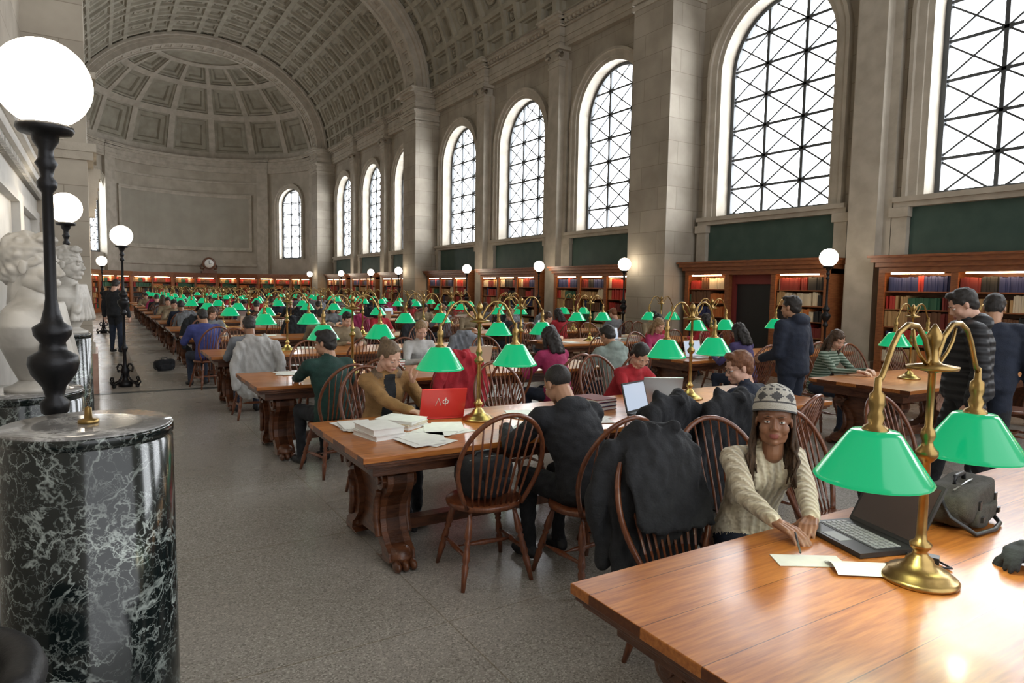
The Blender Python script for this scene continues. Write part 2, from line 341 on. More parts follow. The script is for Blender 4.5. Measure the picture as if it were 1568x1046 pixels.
def entab(mb,fn,s0,s1,d,n=1,returns=True):
    e=.0 if not returns else 1
    for z0,z1,o in [(9.0,9.12,.0),(9.12,9.28,.03),(9.28,9.34,.07),(9.34,9.56,.02),(9.56,9.62,.09),(9.62,9.70,.12),(9.70,9.78,.26),(9.78,9.84,.32)]:
        bmap(mb,fn,s0-o*e,s1+o*e,z0,z1,0,d-o,MOLD,n)
mb=MB()
entab(mb,fR,-5,YA,-.18,1,False)
s=-4.9
while s<YA: bmap(mb,fR,s,s+.1,9.62,9.70,-.25,-.38,MOLD); s+=.2
for p in PIERS:
    bmap(mb,fR,p-.65,p+.65,0,8.6,.0,-1.05,BLOCK)
    bmap(mb,fR,p-.71,p+.71,0,.55,.0,-1.11,MOLD)
    for z0,z1,o in [(8.45,8.55,.04),(8.6,8.68,.05),(8.68,8.86,.02),(8.86,8.93,.09),(8.93,9.0,.13)]: bmap(mb,fR,p-.65-o,p+.65+o,z0,z1,0,-1.05-o,MOLD)
    entab(mb,fR,p-.65,p+.65,-1.05)
for p in PIERS[:3]:
    for o in (5.0,9.6):
        c=p+o
        for a,b,d in [(-.42,.42,-.14),(-.27,.27,-.36)]: bmap(mb,fR,c+a,c+b,0,8.6,0,d,MOLD)
        bmap(mb,fR,c-.34,c+.34,0,.5,0,-.42,MOLD)
        for z0,z1,oo in [(8.42,8.48,.03),(8.6,8.66,.03),(8.9,9.0,.09)]: bmap(mb,fR,c-.27-oo,c+.27+oo,z0,z1,0,-.36-oo,MOLD)
        bmap(mb,fR,c-.25,c+.25,8.66,8.9,0,-.37,MOLD)
        for y in (-.27,.27): mb.tube([(WX-.28,c+y,8.76),(WX-.46,c+y,8.76)],.1,MOLD,12)
        entab(mb,fR,c-.27,c+.27,-.36)
mb.obj('trim_2')
mb=MB()
for c in WIN:
    lo,hi=c-1.85,c+1.85
    bmap(mb,fR,lo,hi,3.27,3.36,0,-.16,MOLD); bmap(mb,fR,lo,hi,3.36,3.45,0,-.22,MOLD)
    for y in (-1.75,1.75):
        bmap(mb,fR,c+y-.14,c+y+.14,2.4,3.27,0,-.14,MOLD); bmap(mb,fR,c+y-.17,c+y+.17,3.1,3.27,0,-.18,MOLD)
    bmap(mb,fR,c-1.6,c+1.6,2.4,3.27,0,-.03,GREENW)
mb.obj('trim_3')
def window_mesh(fn,c,depth=.38,hw=HW,sill=SILL,spr=SPR):
    g=MB()
    A=arcpts(c,hw,spr,24)
    V=[fn(c-hw,sill,depth+.1)]+[fn(a,z,depth+.1) for a,z in A]+[fn(c+hw,sill,depth+.1)]
    g.add(V,[tuple(range(len(V)))],GLASS)
    def ztop(y): return spr+math.sqrt(max(0,hw*hw-(y-c)**2))
    def bar(p,q,w,t=.05):
        (y0,z0),(y1,z1)=p,q; dx,dz=y1-y0,z1-z0; L=math.hypot(dx,dz)
        if L<.03: return
        nx,nz=-dz/L*w/2,dx/L*w/2
        V=[]
        for d in (depth-t,depth+t): V+=[fn(y0+nx,z0+nz,d),fn(y1+nx,z1+nz,d),fn(y1-nx,z1-nz,d),fn(y0-nx,z0-nz,d)]
        g.add(V,[(0,1,2,3),(7,6,5,4),(0,4,5,1),(1,5,6,2),(2,6,7,3),(3,7,4,0)],MUNT)
    def clip(p,q,w,t=.015):
        n=14; ins=[]
        for i in range(n+1):
            y=p[0]+(q[0]-p[0])*i/n; z=p[1]+(q[1]-p[1])*i/n
            if z<=ztop(y)+.01 : ins.append((y,z))
        if len(ins)>1: bar(ins[0],ins[-1],w,t)
    path=[(c-hw+.04,sill)]+[(c-(hw-.04)*math.cos(pi*i/24),spr+(hw-.04)*math.sin(pi*i/24)) for i in range(25)]+[(c+hw-.04,sill)]
    for a,b in zip(path[:-1],path[1:]): bar(a,b,.10,.05)
    bar((c-hw,sill+.05),(c+hw,sill+.05),.11,.05)
    cw=2*hw/3
    for y in (c-cw/2,c+cw/2): bar((y,sill),(y,ztop(y)),.07,.03)
    rows=7; rh=(spr+.1-sill)/5
    for r in range(rows):
        z0=sill+r*rh; z1=z0+rh
        if r: 
            y=math.sqrt(max(0,hw*hw-max(0,z0-spr)**2)); bar((c-y,z0),(c+y,z0),.055,.03)
        for k in range(3):
            y0=c-hw+k*cw; y1=y0+cw
            clip((y0,z0),(y1,z1),.034); clip((y0,z1),(y1,z0),.034)
    return g
wm=window_mesh(lambda s,z,d:(d,s,z),0).mesh('window')
for i,c in enumerate(WIN): inst('window_%d'%(i+1),wm,(WX,c,0))
mb=MB(); mb.bb(-1.5,-.85,-5,11.9,0,10,BLOCK); mb.obj('wall_left')
mb=MB(); mb.bb(-1.6,-1.0,13,YA,0,10,BLOCK); entab(mb,fL,13,YA,-.18,1,False)
for p in PIERS[2:]:
    bmap(mb,fL,p-.65,p+.65,0,9,0,-.5,BLOCK); entab(mb,fL,p-.65,p+.65,-.5)
mb.obj('wall_left_far')
mb=MB(); mb.bb(-1.3,-.10,11.9,13.1,.62,10.2,BLOCK); mb.bb(-1.33,-.04,11.85,13.15,0,.62,PINKM); mb.bb(-1.3,-.07,11.87,13.13,.62,.7,MOLD)
mb.bb(-.6,.02,11.84,13.16,3.62,3.74,MOLD); mb.bb(-.6,-.02,11.86,13.14,3.5,3.62,MOLD)
mb.bb(-.6,.04,12.7,13.2,4.9,5.0,MOLD); mb.bb(-.6,.0,12.75,13.2,4.7,4.9,MOLD)
for i in range(5): mb.bb(-.5,-.02+.022*i,12.75,13.13,2.75+.15*i,2.9+.15*i,MOLD)
mb.obj('wall_pier_left')
mb=MB()
mb.bb(-.85,-.78,3.4,11.9,0,2.55,WMARB)
for z0,z1,o in [(2.55,2.66,.10),(2.66,2.86,.07),(2.86,2.92,.12),(2.92,3.02,.20),(3.02,3.08,.25)]: mb.bb(-.85,-.85+.0+o+.05,3.3-o,11.9,z0,z1,WMARB)
for y in (3.4,6.2,9.0,11.4): mb.bb(-.85,-.70,y,y+.4,0,2.55,WMARB)
y=3.3
while y<11.8: mb.bb(-.85,-.64,y,y+.05,2.86,2.92,WMARB); y+=.1
mb.obj('trim_marble_doorcase')
def coffer(mb,fn,us,vs,m,fr=((0,0),(.09,0),(.11,.07),(.22,.07),(.25,.14)),ros=None):
    for i in range(len(us)-1):
        for j in range(len(vs)-1):
            u0,u1,v0,v1=us[i],us[i+1],vs[j],vs[j+1]; V=[];F=[]
            for q,d in fr:
                a=(u1-u0)*q;b=(v1-v0)*q
                V+=[fn(u0+a,v0+b,d),fn(u1-a,v0+b,d),fn(u1-a,v1-b,d),fn(u0+a,v1-b,d)]
            for k in range(len(fr)-1):
                for e in range(4): F.append((k*4+e,k*4+(e+1)%4,k*4+4+(e+1)%4,k*4+4+e))
            o=4*(len(fr)-1); F.append((o,o+1,o+2,o+3)); mb.add(V,F,m)
            if ros and ros(i,j):
                c=Vector(fn((u0+u1)/2,(v0+v1)/2,fr[-1][1]-.02)); nrm=(Vector(fn((u0+u1)/2,(v0+v1)/2,0))-c).normalized()
                R=nrm.to_track_quat('Z','Y').to_matrix().to_4x4(); w=.25*min((Vector(V[0])-Vector(V[1])).length,(Vector(V[1])-Vector(V[2])).length)
                mb.lathe([(0,w*.95),(.06,w*.9),(.05,w*.6),(.03,w*.55),(.12,w*.3),(.13,.001)],m,10,Matrix.Translation(c)@R,smooth=False)
fV=lambda y,t,d:(XC+(RX+d)*math.cos(t),y,ZS+(RZ+d)*math.sin(t))
mb=MB()
ts=[0.0,.10]
wd=[.8,1.5]; nseq=[0,1]*8+[0]; tot=sum(wd[k] for k in nseq); t=.10
for k in nseq: t+=wd[k]/tot*(pi-.2); ts.append(t)
ts.append(pi)
for p in PIERS[:3]:
    y0=p+.65;y1=p+14.5-.65; seq=[0,1]*6+[0]; T=sum(wd[k] for k in seq); ys=[y0]
    for k in seq: ys.append(ys[-1]+wd[k]/T*(y1-y0))
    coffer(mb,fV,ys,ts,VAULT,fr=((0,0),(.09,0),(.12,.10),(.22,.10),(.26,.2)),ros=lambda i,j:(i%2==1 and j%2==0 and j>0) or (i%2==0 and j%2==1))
    for y in (y0,y1-.22):
        for k in range(40):
            a,b=pi*k/40,pi*(k+1)/40
            V=[fV(y,a,.02),fV(y+.22,a,.02),fV(y+.22,b,.02),fV(y,b,.02),fV(y,a,-.1),fV(y+.22,a,-.1),fV(y+.22,b,-.1),fV(y,b,-.1)]
            mb.add(V,[(4,5,6,7),(0,4,7,3),(1,5,6,2)],MOLD)
for k in range(48):
    a,b=pi*k/48,pi*(k+1)/48
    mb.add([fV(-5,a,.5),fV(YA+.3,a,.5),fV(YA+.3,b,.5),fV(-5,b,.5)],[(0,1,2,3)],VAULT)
mb.obj('ceiling')
mb=MB()
def rib(p,w=.65,dd=-.42):
    us=[p-w,p-w*.62,p+w*.62,p+w]; vs=[pi*k/36 for k in range(37)]
    f=lambda y,t,d:fV(y,t,dd+d)
    coffer(mb,f,us[1:3],vs,MOLD,fr=((0,0),(.12,0),(.16,.06),(.3,.06),(.33,.1)))
    for a,b in zip(vs[:-1],vs[1:]):
        for u0,u1 in ((us[0],us[1]),(us[2],us[3])):
            V=[f(u0,a,-.05),f(u1,a,-.05),f(u1,b,-.05),f(u0,b,-.05),fV(u0,a,0.1),fV(u1,a,0.1),fV(u1,b,0.1),fV(u0,b,0.1)]
            mb.add(V,[(0,1,2,3),(0,4,7,3),(1,5,6,2)],MOLD,False)
        for s in (-1,1):
            V=[fV(p+s*(w+.12),a,-.22),fV(p+s*(w-.05),a,-.22),fV(p+s*(w-.05),b,-.22),fV(p+s*(w+.12),b,-.22),fV(p+s*(w+.12),a,0.1),fV(p+s*(w+.12),b,.1)]
            mb.add(V,[(0,1,2,3),(0,4,5,3)],MOLD)
for p in PIERS: rib(p)
mb.obj('ceiling_ribs')
mb=MB(); ph=math.radians
aw=[RA*ph(31),RA*ph(149)]
archwall(mb,fA,0,pi*RA,0,10,aw,STONE,step=.5,hw=1.0,sill=3.45,spr=7.0)
for c in aw: archmould(mb,fA,c,MPROF,MOLD,hw=1.0,spr=7.0)
mb.obj('wall_back')
for i,c in enumerate(aw): window_mesh(fA,c,hw=1.0,spr=7.0).obj('window_%d'%(len(WIN)+1+i))
mb=MB()
entab(mb,fA,0,RA*pi,-.18,40,False)
for a in (8,50,137,172):
    bmap(mb,fA,RA*ph(a-3.5),RA*ph(a+3.5),0,9,0,-.2,MOLD,3); entab(mb,fA,RA*ph(a-3.5),RA*ph(a+3.5),-.22,3)
a0,a1=58,130
bmap(mb,fA,RA*ph(a0),RA*ph(a1),4.0,7.5,0,-.03,CANVAS,20)
for z0,z1,d in ((3.9,4.0,-.14),(4.0,4.12,-.09),(7.38,7.5,-.09),(7.5,7.6,-.14)): bmap(mb,fA,RA*ph(a0-1),RA*ph(a1+1),z0,z1,0,d,MOLD,20)
for a in (a0,a1): bmap(mb,fA,RA*ph(a)-.1,RA*ph(a)+.1,3.9,7.6,0,-.1,MOLD,1)
bmap(mb,fA,RA*ph(54),RA*ph(133),2.9,3.05,0,-.1,MOLD,20); bmap(mb,fA,RA*ph(54),RA*ph(133),8.3,8.42,0,-.08,MOLD,20)
mb.obj('trim_4')
mb=MB()
fD=lambda u,v,d:(XC+(RA+d)*math.cos(u)*math.cos(v),YA+(RA+d)*math.sin(u)*math.cos(v),ZS+(RZ+d)*math.sin(v))
us=[0]+[pi*(k+.5)/8+o for k in range(0,8) for o in (-.03,.03)]+[pi]
vs=[.0,.09,.48,.55,.86,.92,1.15,1.2]
for i in range(len(us)-1):
    for j in range(len(vs)-1):
        a,b=us[i],us[i+1]
        if (b-a)>.1 and (vs[j+1]-vs[j])>.1:
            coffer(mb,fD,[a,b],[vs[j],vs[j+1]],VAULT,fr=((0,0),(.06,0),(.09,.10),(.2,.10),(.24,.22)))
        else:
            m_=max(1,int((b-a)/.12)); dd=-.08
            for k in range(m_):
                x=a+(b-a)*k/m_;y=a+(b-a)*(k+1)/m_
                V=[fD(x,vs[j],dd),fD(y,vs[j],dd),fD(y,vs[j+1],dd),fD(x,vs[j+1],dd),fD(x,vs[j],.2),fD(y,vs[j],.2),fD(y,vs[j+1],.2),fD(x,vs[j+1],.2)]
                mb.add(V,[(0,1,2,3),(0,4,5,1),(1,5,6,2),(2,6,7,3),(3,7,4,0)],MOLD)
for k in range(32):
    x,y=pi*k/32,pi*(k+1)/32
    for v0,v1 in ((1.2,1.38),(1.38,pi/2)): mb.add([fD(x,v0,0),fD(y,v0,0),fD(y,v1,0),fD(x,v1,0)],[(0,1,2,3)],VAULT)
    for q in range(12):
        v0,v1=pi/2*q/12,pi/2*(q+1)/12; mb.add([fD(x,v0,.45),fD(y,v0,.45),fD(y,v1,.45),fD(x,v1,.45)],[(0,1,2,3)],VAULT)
mb.obj('ceiling_half_dome')
# ------------------------------------------------------------------ bookcases
def bookcase(W,door=False):
    b=MB(); D=.5; H=2.2
    b.bb(-.02,0,-W/2,W/2,0,H,CASEW)
    n=3 if W>2.5 else 2; cw=W/n
    for i in range(n+1):
        y=-W/2+cw*i; b.bb(-D,0,y-.04,y+.04,0,H,CASEW); b.bb(-D-.02,-D+.03,y-.055,y+.055,0,H,CASEW)
    b.bb(-D-.03,0,-W/2,W/2,0,.22,CASEW); b.bb(-D-.04,0,-W/2-.04,W/2+.04,H-.1,H,CASEW)
    b.bb(-D-.10,0,-W/2-.08,W/2+.08,H,H+.08,CASEW); b.bb(-D-.16,0,-W/2-.14,W/2+.14,H+.08,H+.16,CASEW); b.bb(-D-.2,0,-W/2-.18,W/2+.18,H+.16,H+.2,CASEW)
    rows=6; rh=(H-.35)/rows
    for i in range(n):
        y0=-W/2+cw*i+.045;y1=y0+cw-.09
        if door and i==1:
            b.bb(-D+.18,-D+.22,y0,y1,0,H-.1,BLACKL); b.bb(-D+.1,-D+.18,y0,y0+.08,0,H-.1,BK[1]); b.bb(-D+.1,-D+.18,y1-.08,y1,0,H-.1,BK[1]); b.bb(-D+.12,-D+.18,y0,y1,H-.3,H-.1,BK[1])  # black panel puts the shade of the open doorway into its colour
            b.ell((-D+.14,y0+.14,1.0),(.03,.03,.03),BRASS); continue
        b.bb(-D-.03,-D-.005,y0+.12,y1-.12,H-.125,H-.10,STRIP)
        for r in range(rows):
            z=.24+r*rh; b.bb(-D+.02,-.02,y0,y1,z-.02,z,CASEW)
            y=y0+.01; k=random.randrange(len(BK)); run=random.randint(4,14); hh=random.uniform(.19,.26)
            while y<y1-.05:
                if run<=0: k=random.choice([0,0,1,2,3,3,4,4,5,6,6,7,8]); run=random.randint(3,16); hh=random.uniform(.18,.27)
                w=random.uniform(.025,.05); h=min(rh-.03,hh*random.uniform(.95,1.05))
                if random.random()>.05: b.bb(-D+.03+random.uniform(0,.03),-.12,y,y+w-.003,z,z+h,BK[k])
                y+=w; run-=1
    return b
bc1=bookcase(3.55).mesh('bookcase'); bc2=bookcase(3.55).mesh('bookcase_b'); bc3=bookcase(3.55,True).mesh('bookcase_with_door'); bc4=bookcase(2.5).mesh('bookcase_apse')
for i,c in enumerate(WIN): inst('bookcase',[bc1,bc2,bc3][i%3] if i<3 else [bc1,bc2][i%2],(WX-.01,c,0))
for k in range(7):
    a=ph(13+k*25.6); inst('bookcase',bc4,(XC+(RA-.2)*math.cos(a),YA+(RA-.2)*math.sin(a),0),rot=a)
mb=MB(); cx,cy=6.1,47.35
mb.bb(cx-.45,cx+.45,cy-.25,cy+.2,2.4,2.55,DKW); mb.bb(cx-.3,cx+.3,cy-.2,cy+.15,2.55,2.7,DKW)
R=Matrix.Translation((cx,cy-.1,3.02))@Matrix.Rotation(pi/2,4,'X')
mb.lathe([(-.1,.40),(.08,.40),(.12,.36),(.12,.29)],DKW,28,R); mb.lathe([(.10,.27),(.125,.27)],PAPER,28,R)
mb.bb(cx-.012,cx+.012,cy-.25,cy-.23,3.0,3.22,IRON); mb.bb(cx,cx+.15,cy-.25,cy-.23,3.0,3.02,IRON)
mb.tube([(cx-.38,cy,3.0),(cx-.5,cy,2.85),(cx-.46,cy,2.7),(cx-.3,cy,2.68)],.06,DKW); mb.tube([(cx+.38,cy,3.0),(cx+.5,cy,2.85),(cx+.46,cy,2.7),(cx+.3,cy,2.68)],.06,DKW)
mb.obj('wall_clock')
# ------------------------------------------------------------------ furniture
def table(L,W=1.12):
    b=MB(); h=W/2
    b.bb(0,L,-h,h,.715,.75,OAK); b.bb(.012,L-.012,-h+.012,h-.012,.695,.715,DKW); b.bb(.03,L-.03,-h+.03,h-.03,.675,.695,DKW)
    b.bb(.10,L-.10,-h+.12,h-.12,.60,.676,DKW)
    half=[(.0,.60),(.34,.60),(.37,.57),(.375,.52),(.35,.47),(.29,.42),(.25,.35),(.245,.27),(.27,.20),(.33,.14),(.39,.10),(.40,.05),(.33,.04),(.26,.07),(.19,.10),(.0,.11)]
    poly=half+[(-y,z) for y,z in half[::-1][1:-1]]
    fn=lambda p,d:(d,p[0],p[1])
    for x in ([.30,L/2,L-.30]):
        b.prism(poly,fn,x-.045,x+.045,DKW)
        for s in (-1,1):
            out=[(s*y,z) for y,z in half[1:13]]; inn=[(s*(y-.11),z) for y,z in half[1:13]][::-1]
            b.prism(out+inn,fn,x-.085,x+.085,DKW)
            b.tube([(x-.11,s*.30,.535),(x+.11,s*.30,.535)],.062,DKW,16); b.tube([(x-.125,s*.30,.535),(x+.125,s*.30,.535)],.028,DKW,12)
            for q in (-.1,.1): b.tube([(x+q,s*.27,.46),(x+q,s*.23,.36),(x+q,s*.22,.27),(x+q,s*.26,.17)],[.02,.025,.025,.02],DKW,8)
            b.ell((x,s*.35,.075),(.085,.10,.065),DKW)
            for q in (-.05,0,.05): b.ell((x+q,s*.44,.035),(.024,.05,.035),DKW)
    b.bb(.3,L-.3,-.05,.05,.10,.17,DKW)
    return b
tbL=table(4.35).mesh('reading_table'); tbR=table(3.9).mesh('reading_table_b')
TY=[1.12+2.95*k for k in range(13)]
for k,y in enumerate(TY):
    inst('reading_table',tbL,(1.28 if k==0 else 1.22,y,0),bevel=.006 if k<5 else 0)
    if k: inst('reading_table',tbR,(6.87,y,0))
def chair():
    b=MB()
    b.lathe([(.425,.20),(.43,.225),(.452,.232),(.462,.222),(.455,.15),(.45,.02)],CHW,28,sx=1,sy=.95)
    for sx in (-1,1):
        for sy in (-1,1):
            p=[];r=[]
            T=Vector((sx*.135,sy*.125,.43));B=Vector((sx*.215,sy*.225,0))
            for t,q in [(0,.013),(.12,.015),(.25,.021),(.34,.024),(.38,.014),(.41,.022),(.44,.014),(.5,.019),(.62,.023),(.66,.015),(.7,.022),(.8,.018),(1,.012)]: p.append(T.lerp(B,t));r.append(q)
            b.tube(p,r,CHW,8)
    L=lambda sx,sy,t:Vector((sx*.135,sy*.125,.43)).lerp(Vector((sx*.215,sy*.225,0)),t)
    for sx in (-1,1):
        a,c=L(sx,1,.58),L(sx,-1,.58); b.tube([a,a.lerp(c,.3),a.lerp(c,.5),a.lerp(c,.7),c],[.009,.013,.018,.013,.009],CHW,8)
    a,c=L(-1,1,.58).lerp(L(-1,-1,.58),.5),L(1,1,.58).lerp(L(1,-1,.58),.5); b.tube([a,a.lerp(c,.3),a.lerp(c,.5),a.lerp(c,.7),c],[.009,.014,.018,.014,.009],CHW,8)
    def back(x,z): return Vector((x,-.165-.20*(z-.45)/.55+.35*x*x,z))
    bow=[]; BW=.255
    for i in range(6): 
        t=i/6; bow.append(back(-(.17+.085*math.sin(t*pi/2)),.45+.27*t))
    for i in range(21):
        a=pi-pi*i/20; bow.append(back(BW*math.cos(a),.72+.30*math.sin(a)))
    for i in range(6): 
        t=1-(i+1)/6; bow.append(back((.17+.085*math.sin(t*pi/2)),.45+.27*t))
    b.tube(bow,.0145,CHW,8)
    for i in range(9):
        u=-1+2*(i+.5)/9; xb=u*.155; xt=u*.225; zt=.72+.30*math.sqrt(max(0,1-(xt/BW)**2))
        p0=back(xb,.45); p1=back(xt,zt); b.tube([p0,p0.lerp(p1,.35),p0.lerp(p1,.6),p1],[.006,.009,.007,.005],CHW,6)
    return b
ch=chair().mesh('windsor_chair')
def desk_lamp():
    b=MB()
    b.lathe([(0,.118),(.01,.12),(.018,.112),(.022,.10),(.034,.092),(.042,.07),(.06,.045),(.075,.04),(.085,.026),(.10,.021),(.112,.032),(.125,.034),(.138,.018),(.16,.0155),(.40,.0135),(.41,.024),(.425,.034),(.44,.034),(.455,.02),(.47,.016),(.49,.024),(.51,.02),(.52,.012),(.70,.011),(.705,.03),(.712,.075),(.722,.078),(.73,.03),(.74,.018),(.78,.013),(.80,.022),(.82,.026),(.84,.016),(.86,.004)],BRASS,24)
    for s in (-1,1):
        pts=[(s*x,0,z) for x,z in [(.012,.70),(.03,.76),(.06,.815),(.11,.855),(.165,.86),(.215,.835),(.25,.79),(.275,.74),(.295,.705),(.31,.69)]]
        b.tube(pts,.009,BRASS,8)
        b.tube([(s*x,0,z) for x,z in [(.012,.72),(.05,.735),(.09,.765),(.12,.80),(.135,.845)]],.006,BRASS,8)
        c=(s*.315,0,0)
        b.lathe([(.53,.042),(.55,.035),(.56,.020),(.58,.026),(.60,.018),(.62,.024),(.65,.022),(.66,.012),(.70,.010),(.705,.001)],BRASS,14,c=c)
        b.lathe([(.385,.164),(.392,.168),(.402,.160),(.528,.076),(.538,.066),(.541,.03)],SHADE,28,c=c)
        V=[];F=[];pr=[(.386,.163),(.402,.154),(.522,.072)]
        for z,r in pr:
            for j in range(28): a=2*pi*j/28; V.append((c[0]+r*math.cos(a),r*math.sin(a),z))
        for i in range(2):
            for j in range(28): k=(j+1)%28; F.append((i*28+j,i*28+k,(i+1)*28+k,(i+1)*28+j))
        b.add(V,F,SHADEIN,True)
        b.ell((c[0],0,.465),(.027,.027,.042),BULB,seg=10,rings=6)
    return b
dl=desk_lamp()
keep=[i for i,f in enumerate(dl.f) if not (len(f)==28)]
dl.f=[dl.f[i] for i in keep]; dl.m=[dl.m[i] for i in keep]; dl.s=[dl.s[i] for i in keep]
dlm=dl.mesh('banker_desk_lamp')
LT=.751
for k,y in enumerate(TY):
    for x in (2.32,4.48): inst('banker_desk_lamp',dlm,(x,y+(.12 if k==1 else 0),LT),rot=random.uniform(-.06,.06) if k else 0)
    if k:
        for x in (7.92,9.75): inst('banker_desk_lamp',dlm,(x,y,LT),rot=random.uniform(-.06,.06))
for x in (2.32-.315,2.32+.315):
    l=bpy.data.lights.new('lamp_light','POINT'); l.energy=2.2; l.color=(1,.86,.62); l.shadow_soft_size=.03; o=bpy.data.objects.new('lamp_light',l); scene.collection.objects.link(o); o.location=(x,1.12,1.155)
def floor_lamp():
    b=MB()
    b.lathe([(.0,.10),(.06,.11),(.09,.06),(.14,.035),(.20,.05),(.26,.07),(.31,.04),(.36,.026),(.55,.023),(.60,.045),(.63,.05),(.66,.03),(.70,.02),(1.14,.02),(1.16,.045),(1.20,.05),(1.22,.03),(1.26,.04),(1.31,.075),(1.35,.086),(1.38,.082),(1.40,.048),(1.43,.042),(1.46,.062),(1.49,.066),(1.51,.038),(1.56,.026),(1.60,.020),(2.0,.018),(2.02,.032),(2.04,.034),(2.06,.02),(2.09,.026),(2.11,.038),(2.13,.026),(2.16,.024),(2.19,.042),(2.215,.046),(2.22,.085),(2.235,.095),(2.25,.092),(2.255,.05)],IRON,20)
    for k in range(4):
        a=pi/4+k*pi/2; pts=[]
        for x,z in [(.04,.30),(.07,.36),(.12,.36),(.155,.31),(.14,.25),(.11,.25)]: pts.append((x*math.cos(a),x*math.sin(a),z))
        b.tube(pts,.011,IRON,6)
        pts=[(x*math.cos(a),x*math.sin(a),z) for x,z in [(.05,.22),(.08,.14),(.13,.08),(.20,.05),(.26,.05),(.29,.09),(.27,.13),(.235,.125),(.235,.095)]]
        b.tube(pts,.013,IRON,6)
        b.ell((.23*math.cos(a),.23*math.sin(a),.025),(.03,.03,.025),IRON)
    b.ell((0,0,2.405),(.16,.16,.16),GLOBE,seg=28,rings=16)
    return b
flm=floor_lamp().mesh('globe_floor_lamp')
for x,y,s in [(-.16,3.17,1.02),(-.30,9.1,1.05),(.33,12.55,1.02),(.1,26.2,1),(11.0,7.15,.98),(10.95,12.5,.98),(11.3,16.75,1),(11.3,21.4,1),(10.95,27.0,1),(11.3,31.4,1),(11.3,36.1,1),(10.9,41.0,1)]: inst('globe_floor_lamp',flm,(x,y,0),scale=s)
WTOP=marble('grey_marble_top',(.16,.155,.15),(.62,.61,.59),6,.06,.15)
def pedestal(h,r):
    b=MB(); b.lathe([(0,r*1.06),(.14,r*1.06),(.15,r*1.02),(.19,r*1.0),(h-.05,r*.975),(h-.045,r*.955),(h-.038,r*.955),(h-.034,r*.985),(h-.012,r*.985),(h-.006,r*.975)],BMARB,56)
    b.lathe([(h-.008,r*.975),(h,r*.962),(h+.001,r*.6),(h+.001,.001)],WTOP,56)
    return b
b=pedestal(1.25,.247); b.lathe([(1.25,.03),(1.262,.03),(1.265,.012),(1.30,.010),(1.305,.001)],BRASS,12); b.obj('marble_pedestal').location=(-.04,2.50,0)
pedestal(1.17,.26).obj('marble_pedestal').location=(-.33,3.98,0)
pedestal(1.25,.24).obj('marble_pedestal').location=(-.30,7.0,0)
# ------------------------------------------------------------------ figures
_head={}
def head_base(fem,vox):
    key=(fem,vox)
    if key in _head: return _head[key]
    j=.9 if fem else 1.0; ny=.097 if fem else .101
    E=lambda c,r:ellipsoid(c,r,seg=20,rings=12)
    P=[E((0,-.012,.030),(.074,.094,.084)),E((0,.024,-.028),(.063*j,.062,.078)),E((0,.058,-.092),(.025*j,.024,.019)),E((0,.078,-.03),(.02,.012,.03)),E((0,.056,-.060),(.040*j,.030,.030))]
    for s in (-1,1):
        P+=[E((s*.042*j,.014,-.058),(.024,.046,.036)),E((s*.037,.052,-.032),(.028,.028,.030)),E((s*.028,.076,.021),(.026,.011,.008)),E((s*.077,-.006,-.008),(.007,.016,.028)),E((s*.012,ny-.009,-.036),(.009,.010,.0075)),
            capsule((s*.042*j,.03,-.08),(0,.055,-.097),.018,.016)]
    P+=[capsule((0,.080,.006),(0,ny,-.030),.0075,.0105),E((0,.085,-.0605),(.023,.010,.0058)),E((0,.084,-.0705),(.020,.010,.0068)),capsule((0,-.022,-.05),(0,-.03,-.15),.049 if fem else .057,.05 if fem else .058)]
    V,F,N=remesh(P,vox,4 if vox<.006 else 2)
    C=V[np.array([f[0] for f in F])]
    lab=['lip' if (abs(c[0])<.024-abs(c[2]+.0665)*.8 and -.0775<c[2]<-.056 and c[1]>.084) else 'skin' for c in C]
    _head[key]=(V,F,lab); return _head[key]
def tufts(V,N,amp,sc): return np.array([v+n*noise.noise(Vector(v)*sc)*amp for v,n in zip(V,N)])
_hair={}
def hair_base(kind,vox):
    if (kind,vox) in _hair: return _hair[(kind,vox)]
    E=lambda c,r:ellipsoid(c,r,seg=18,rings=12); P=[];amp=.006
    if kind=='buzz': P=[E((0,-.021,.036),(.077,.094,.084))];amp=.001
    elif kind=='cap': P=[E((0,-.030,.040),(.080,.094,.082)),E((0,-.055,-.01),(.072,.052,.07))];amp=.003
    elif kind in('short','curly'): P=[E((0,-.022,.042),(.083,.098,.088)),E((0,-.05,-.005),(.074,.06,.075)),E((0,.045,.10),(.055,.04,.026))];amp=.006 if kind=='short' else .016
    elif kind in('bun','tied'):
        P=[E((0,-.022,.040),(.082,.098,.086)),E((0,-.055,0),(.072,.055,.07))]
        P+= [E((0,-.105,.085),(.038,.036,.034))] if kind=='bun' else [E((0,-.125,.01),(.03,.03,.03)),capsule((0,-.13,.0),(0,-.14,-.13),.03,.012)]
        amp=.003
    elif kind=='long':
        P=[E((0,-.022,.040),(.085,.100,.089)),E((0,-.065,-.02),(.085,.05,.10)),capsule((0,-.085,-.05),(0,-.095,-.20),.065,.045)]
        for s in (-1,1): P+=[capsule((s*.075,-.02,.02),(s*.085,.0,-.10),.026,.028),capsule((s*.085,.0,-.10),(s*.095,.03,-.22),.028,.012),capsule((s*.06,-.07,-.05),(s*.07,-.08,-.2),.04,.03)]
        amp=.010
    V,F,N=remesh(P,vox,2); V=tufts(V,N,amp,38); _hair[(kind,vox)]=(V,F); return V,F
_hand={}
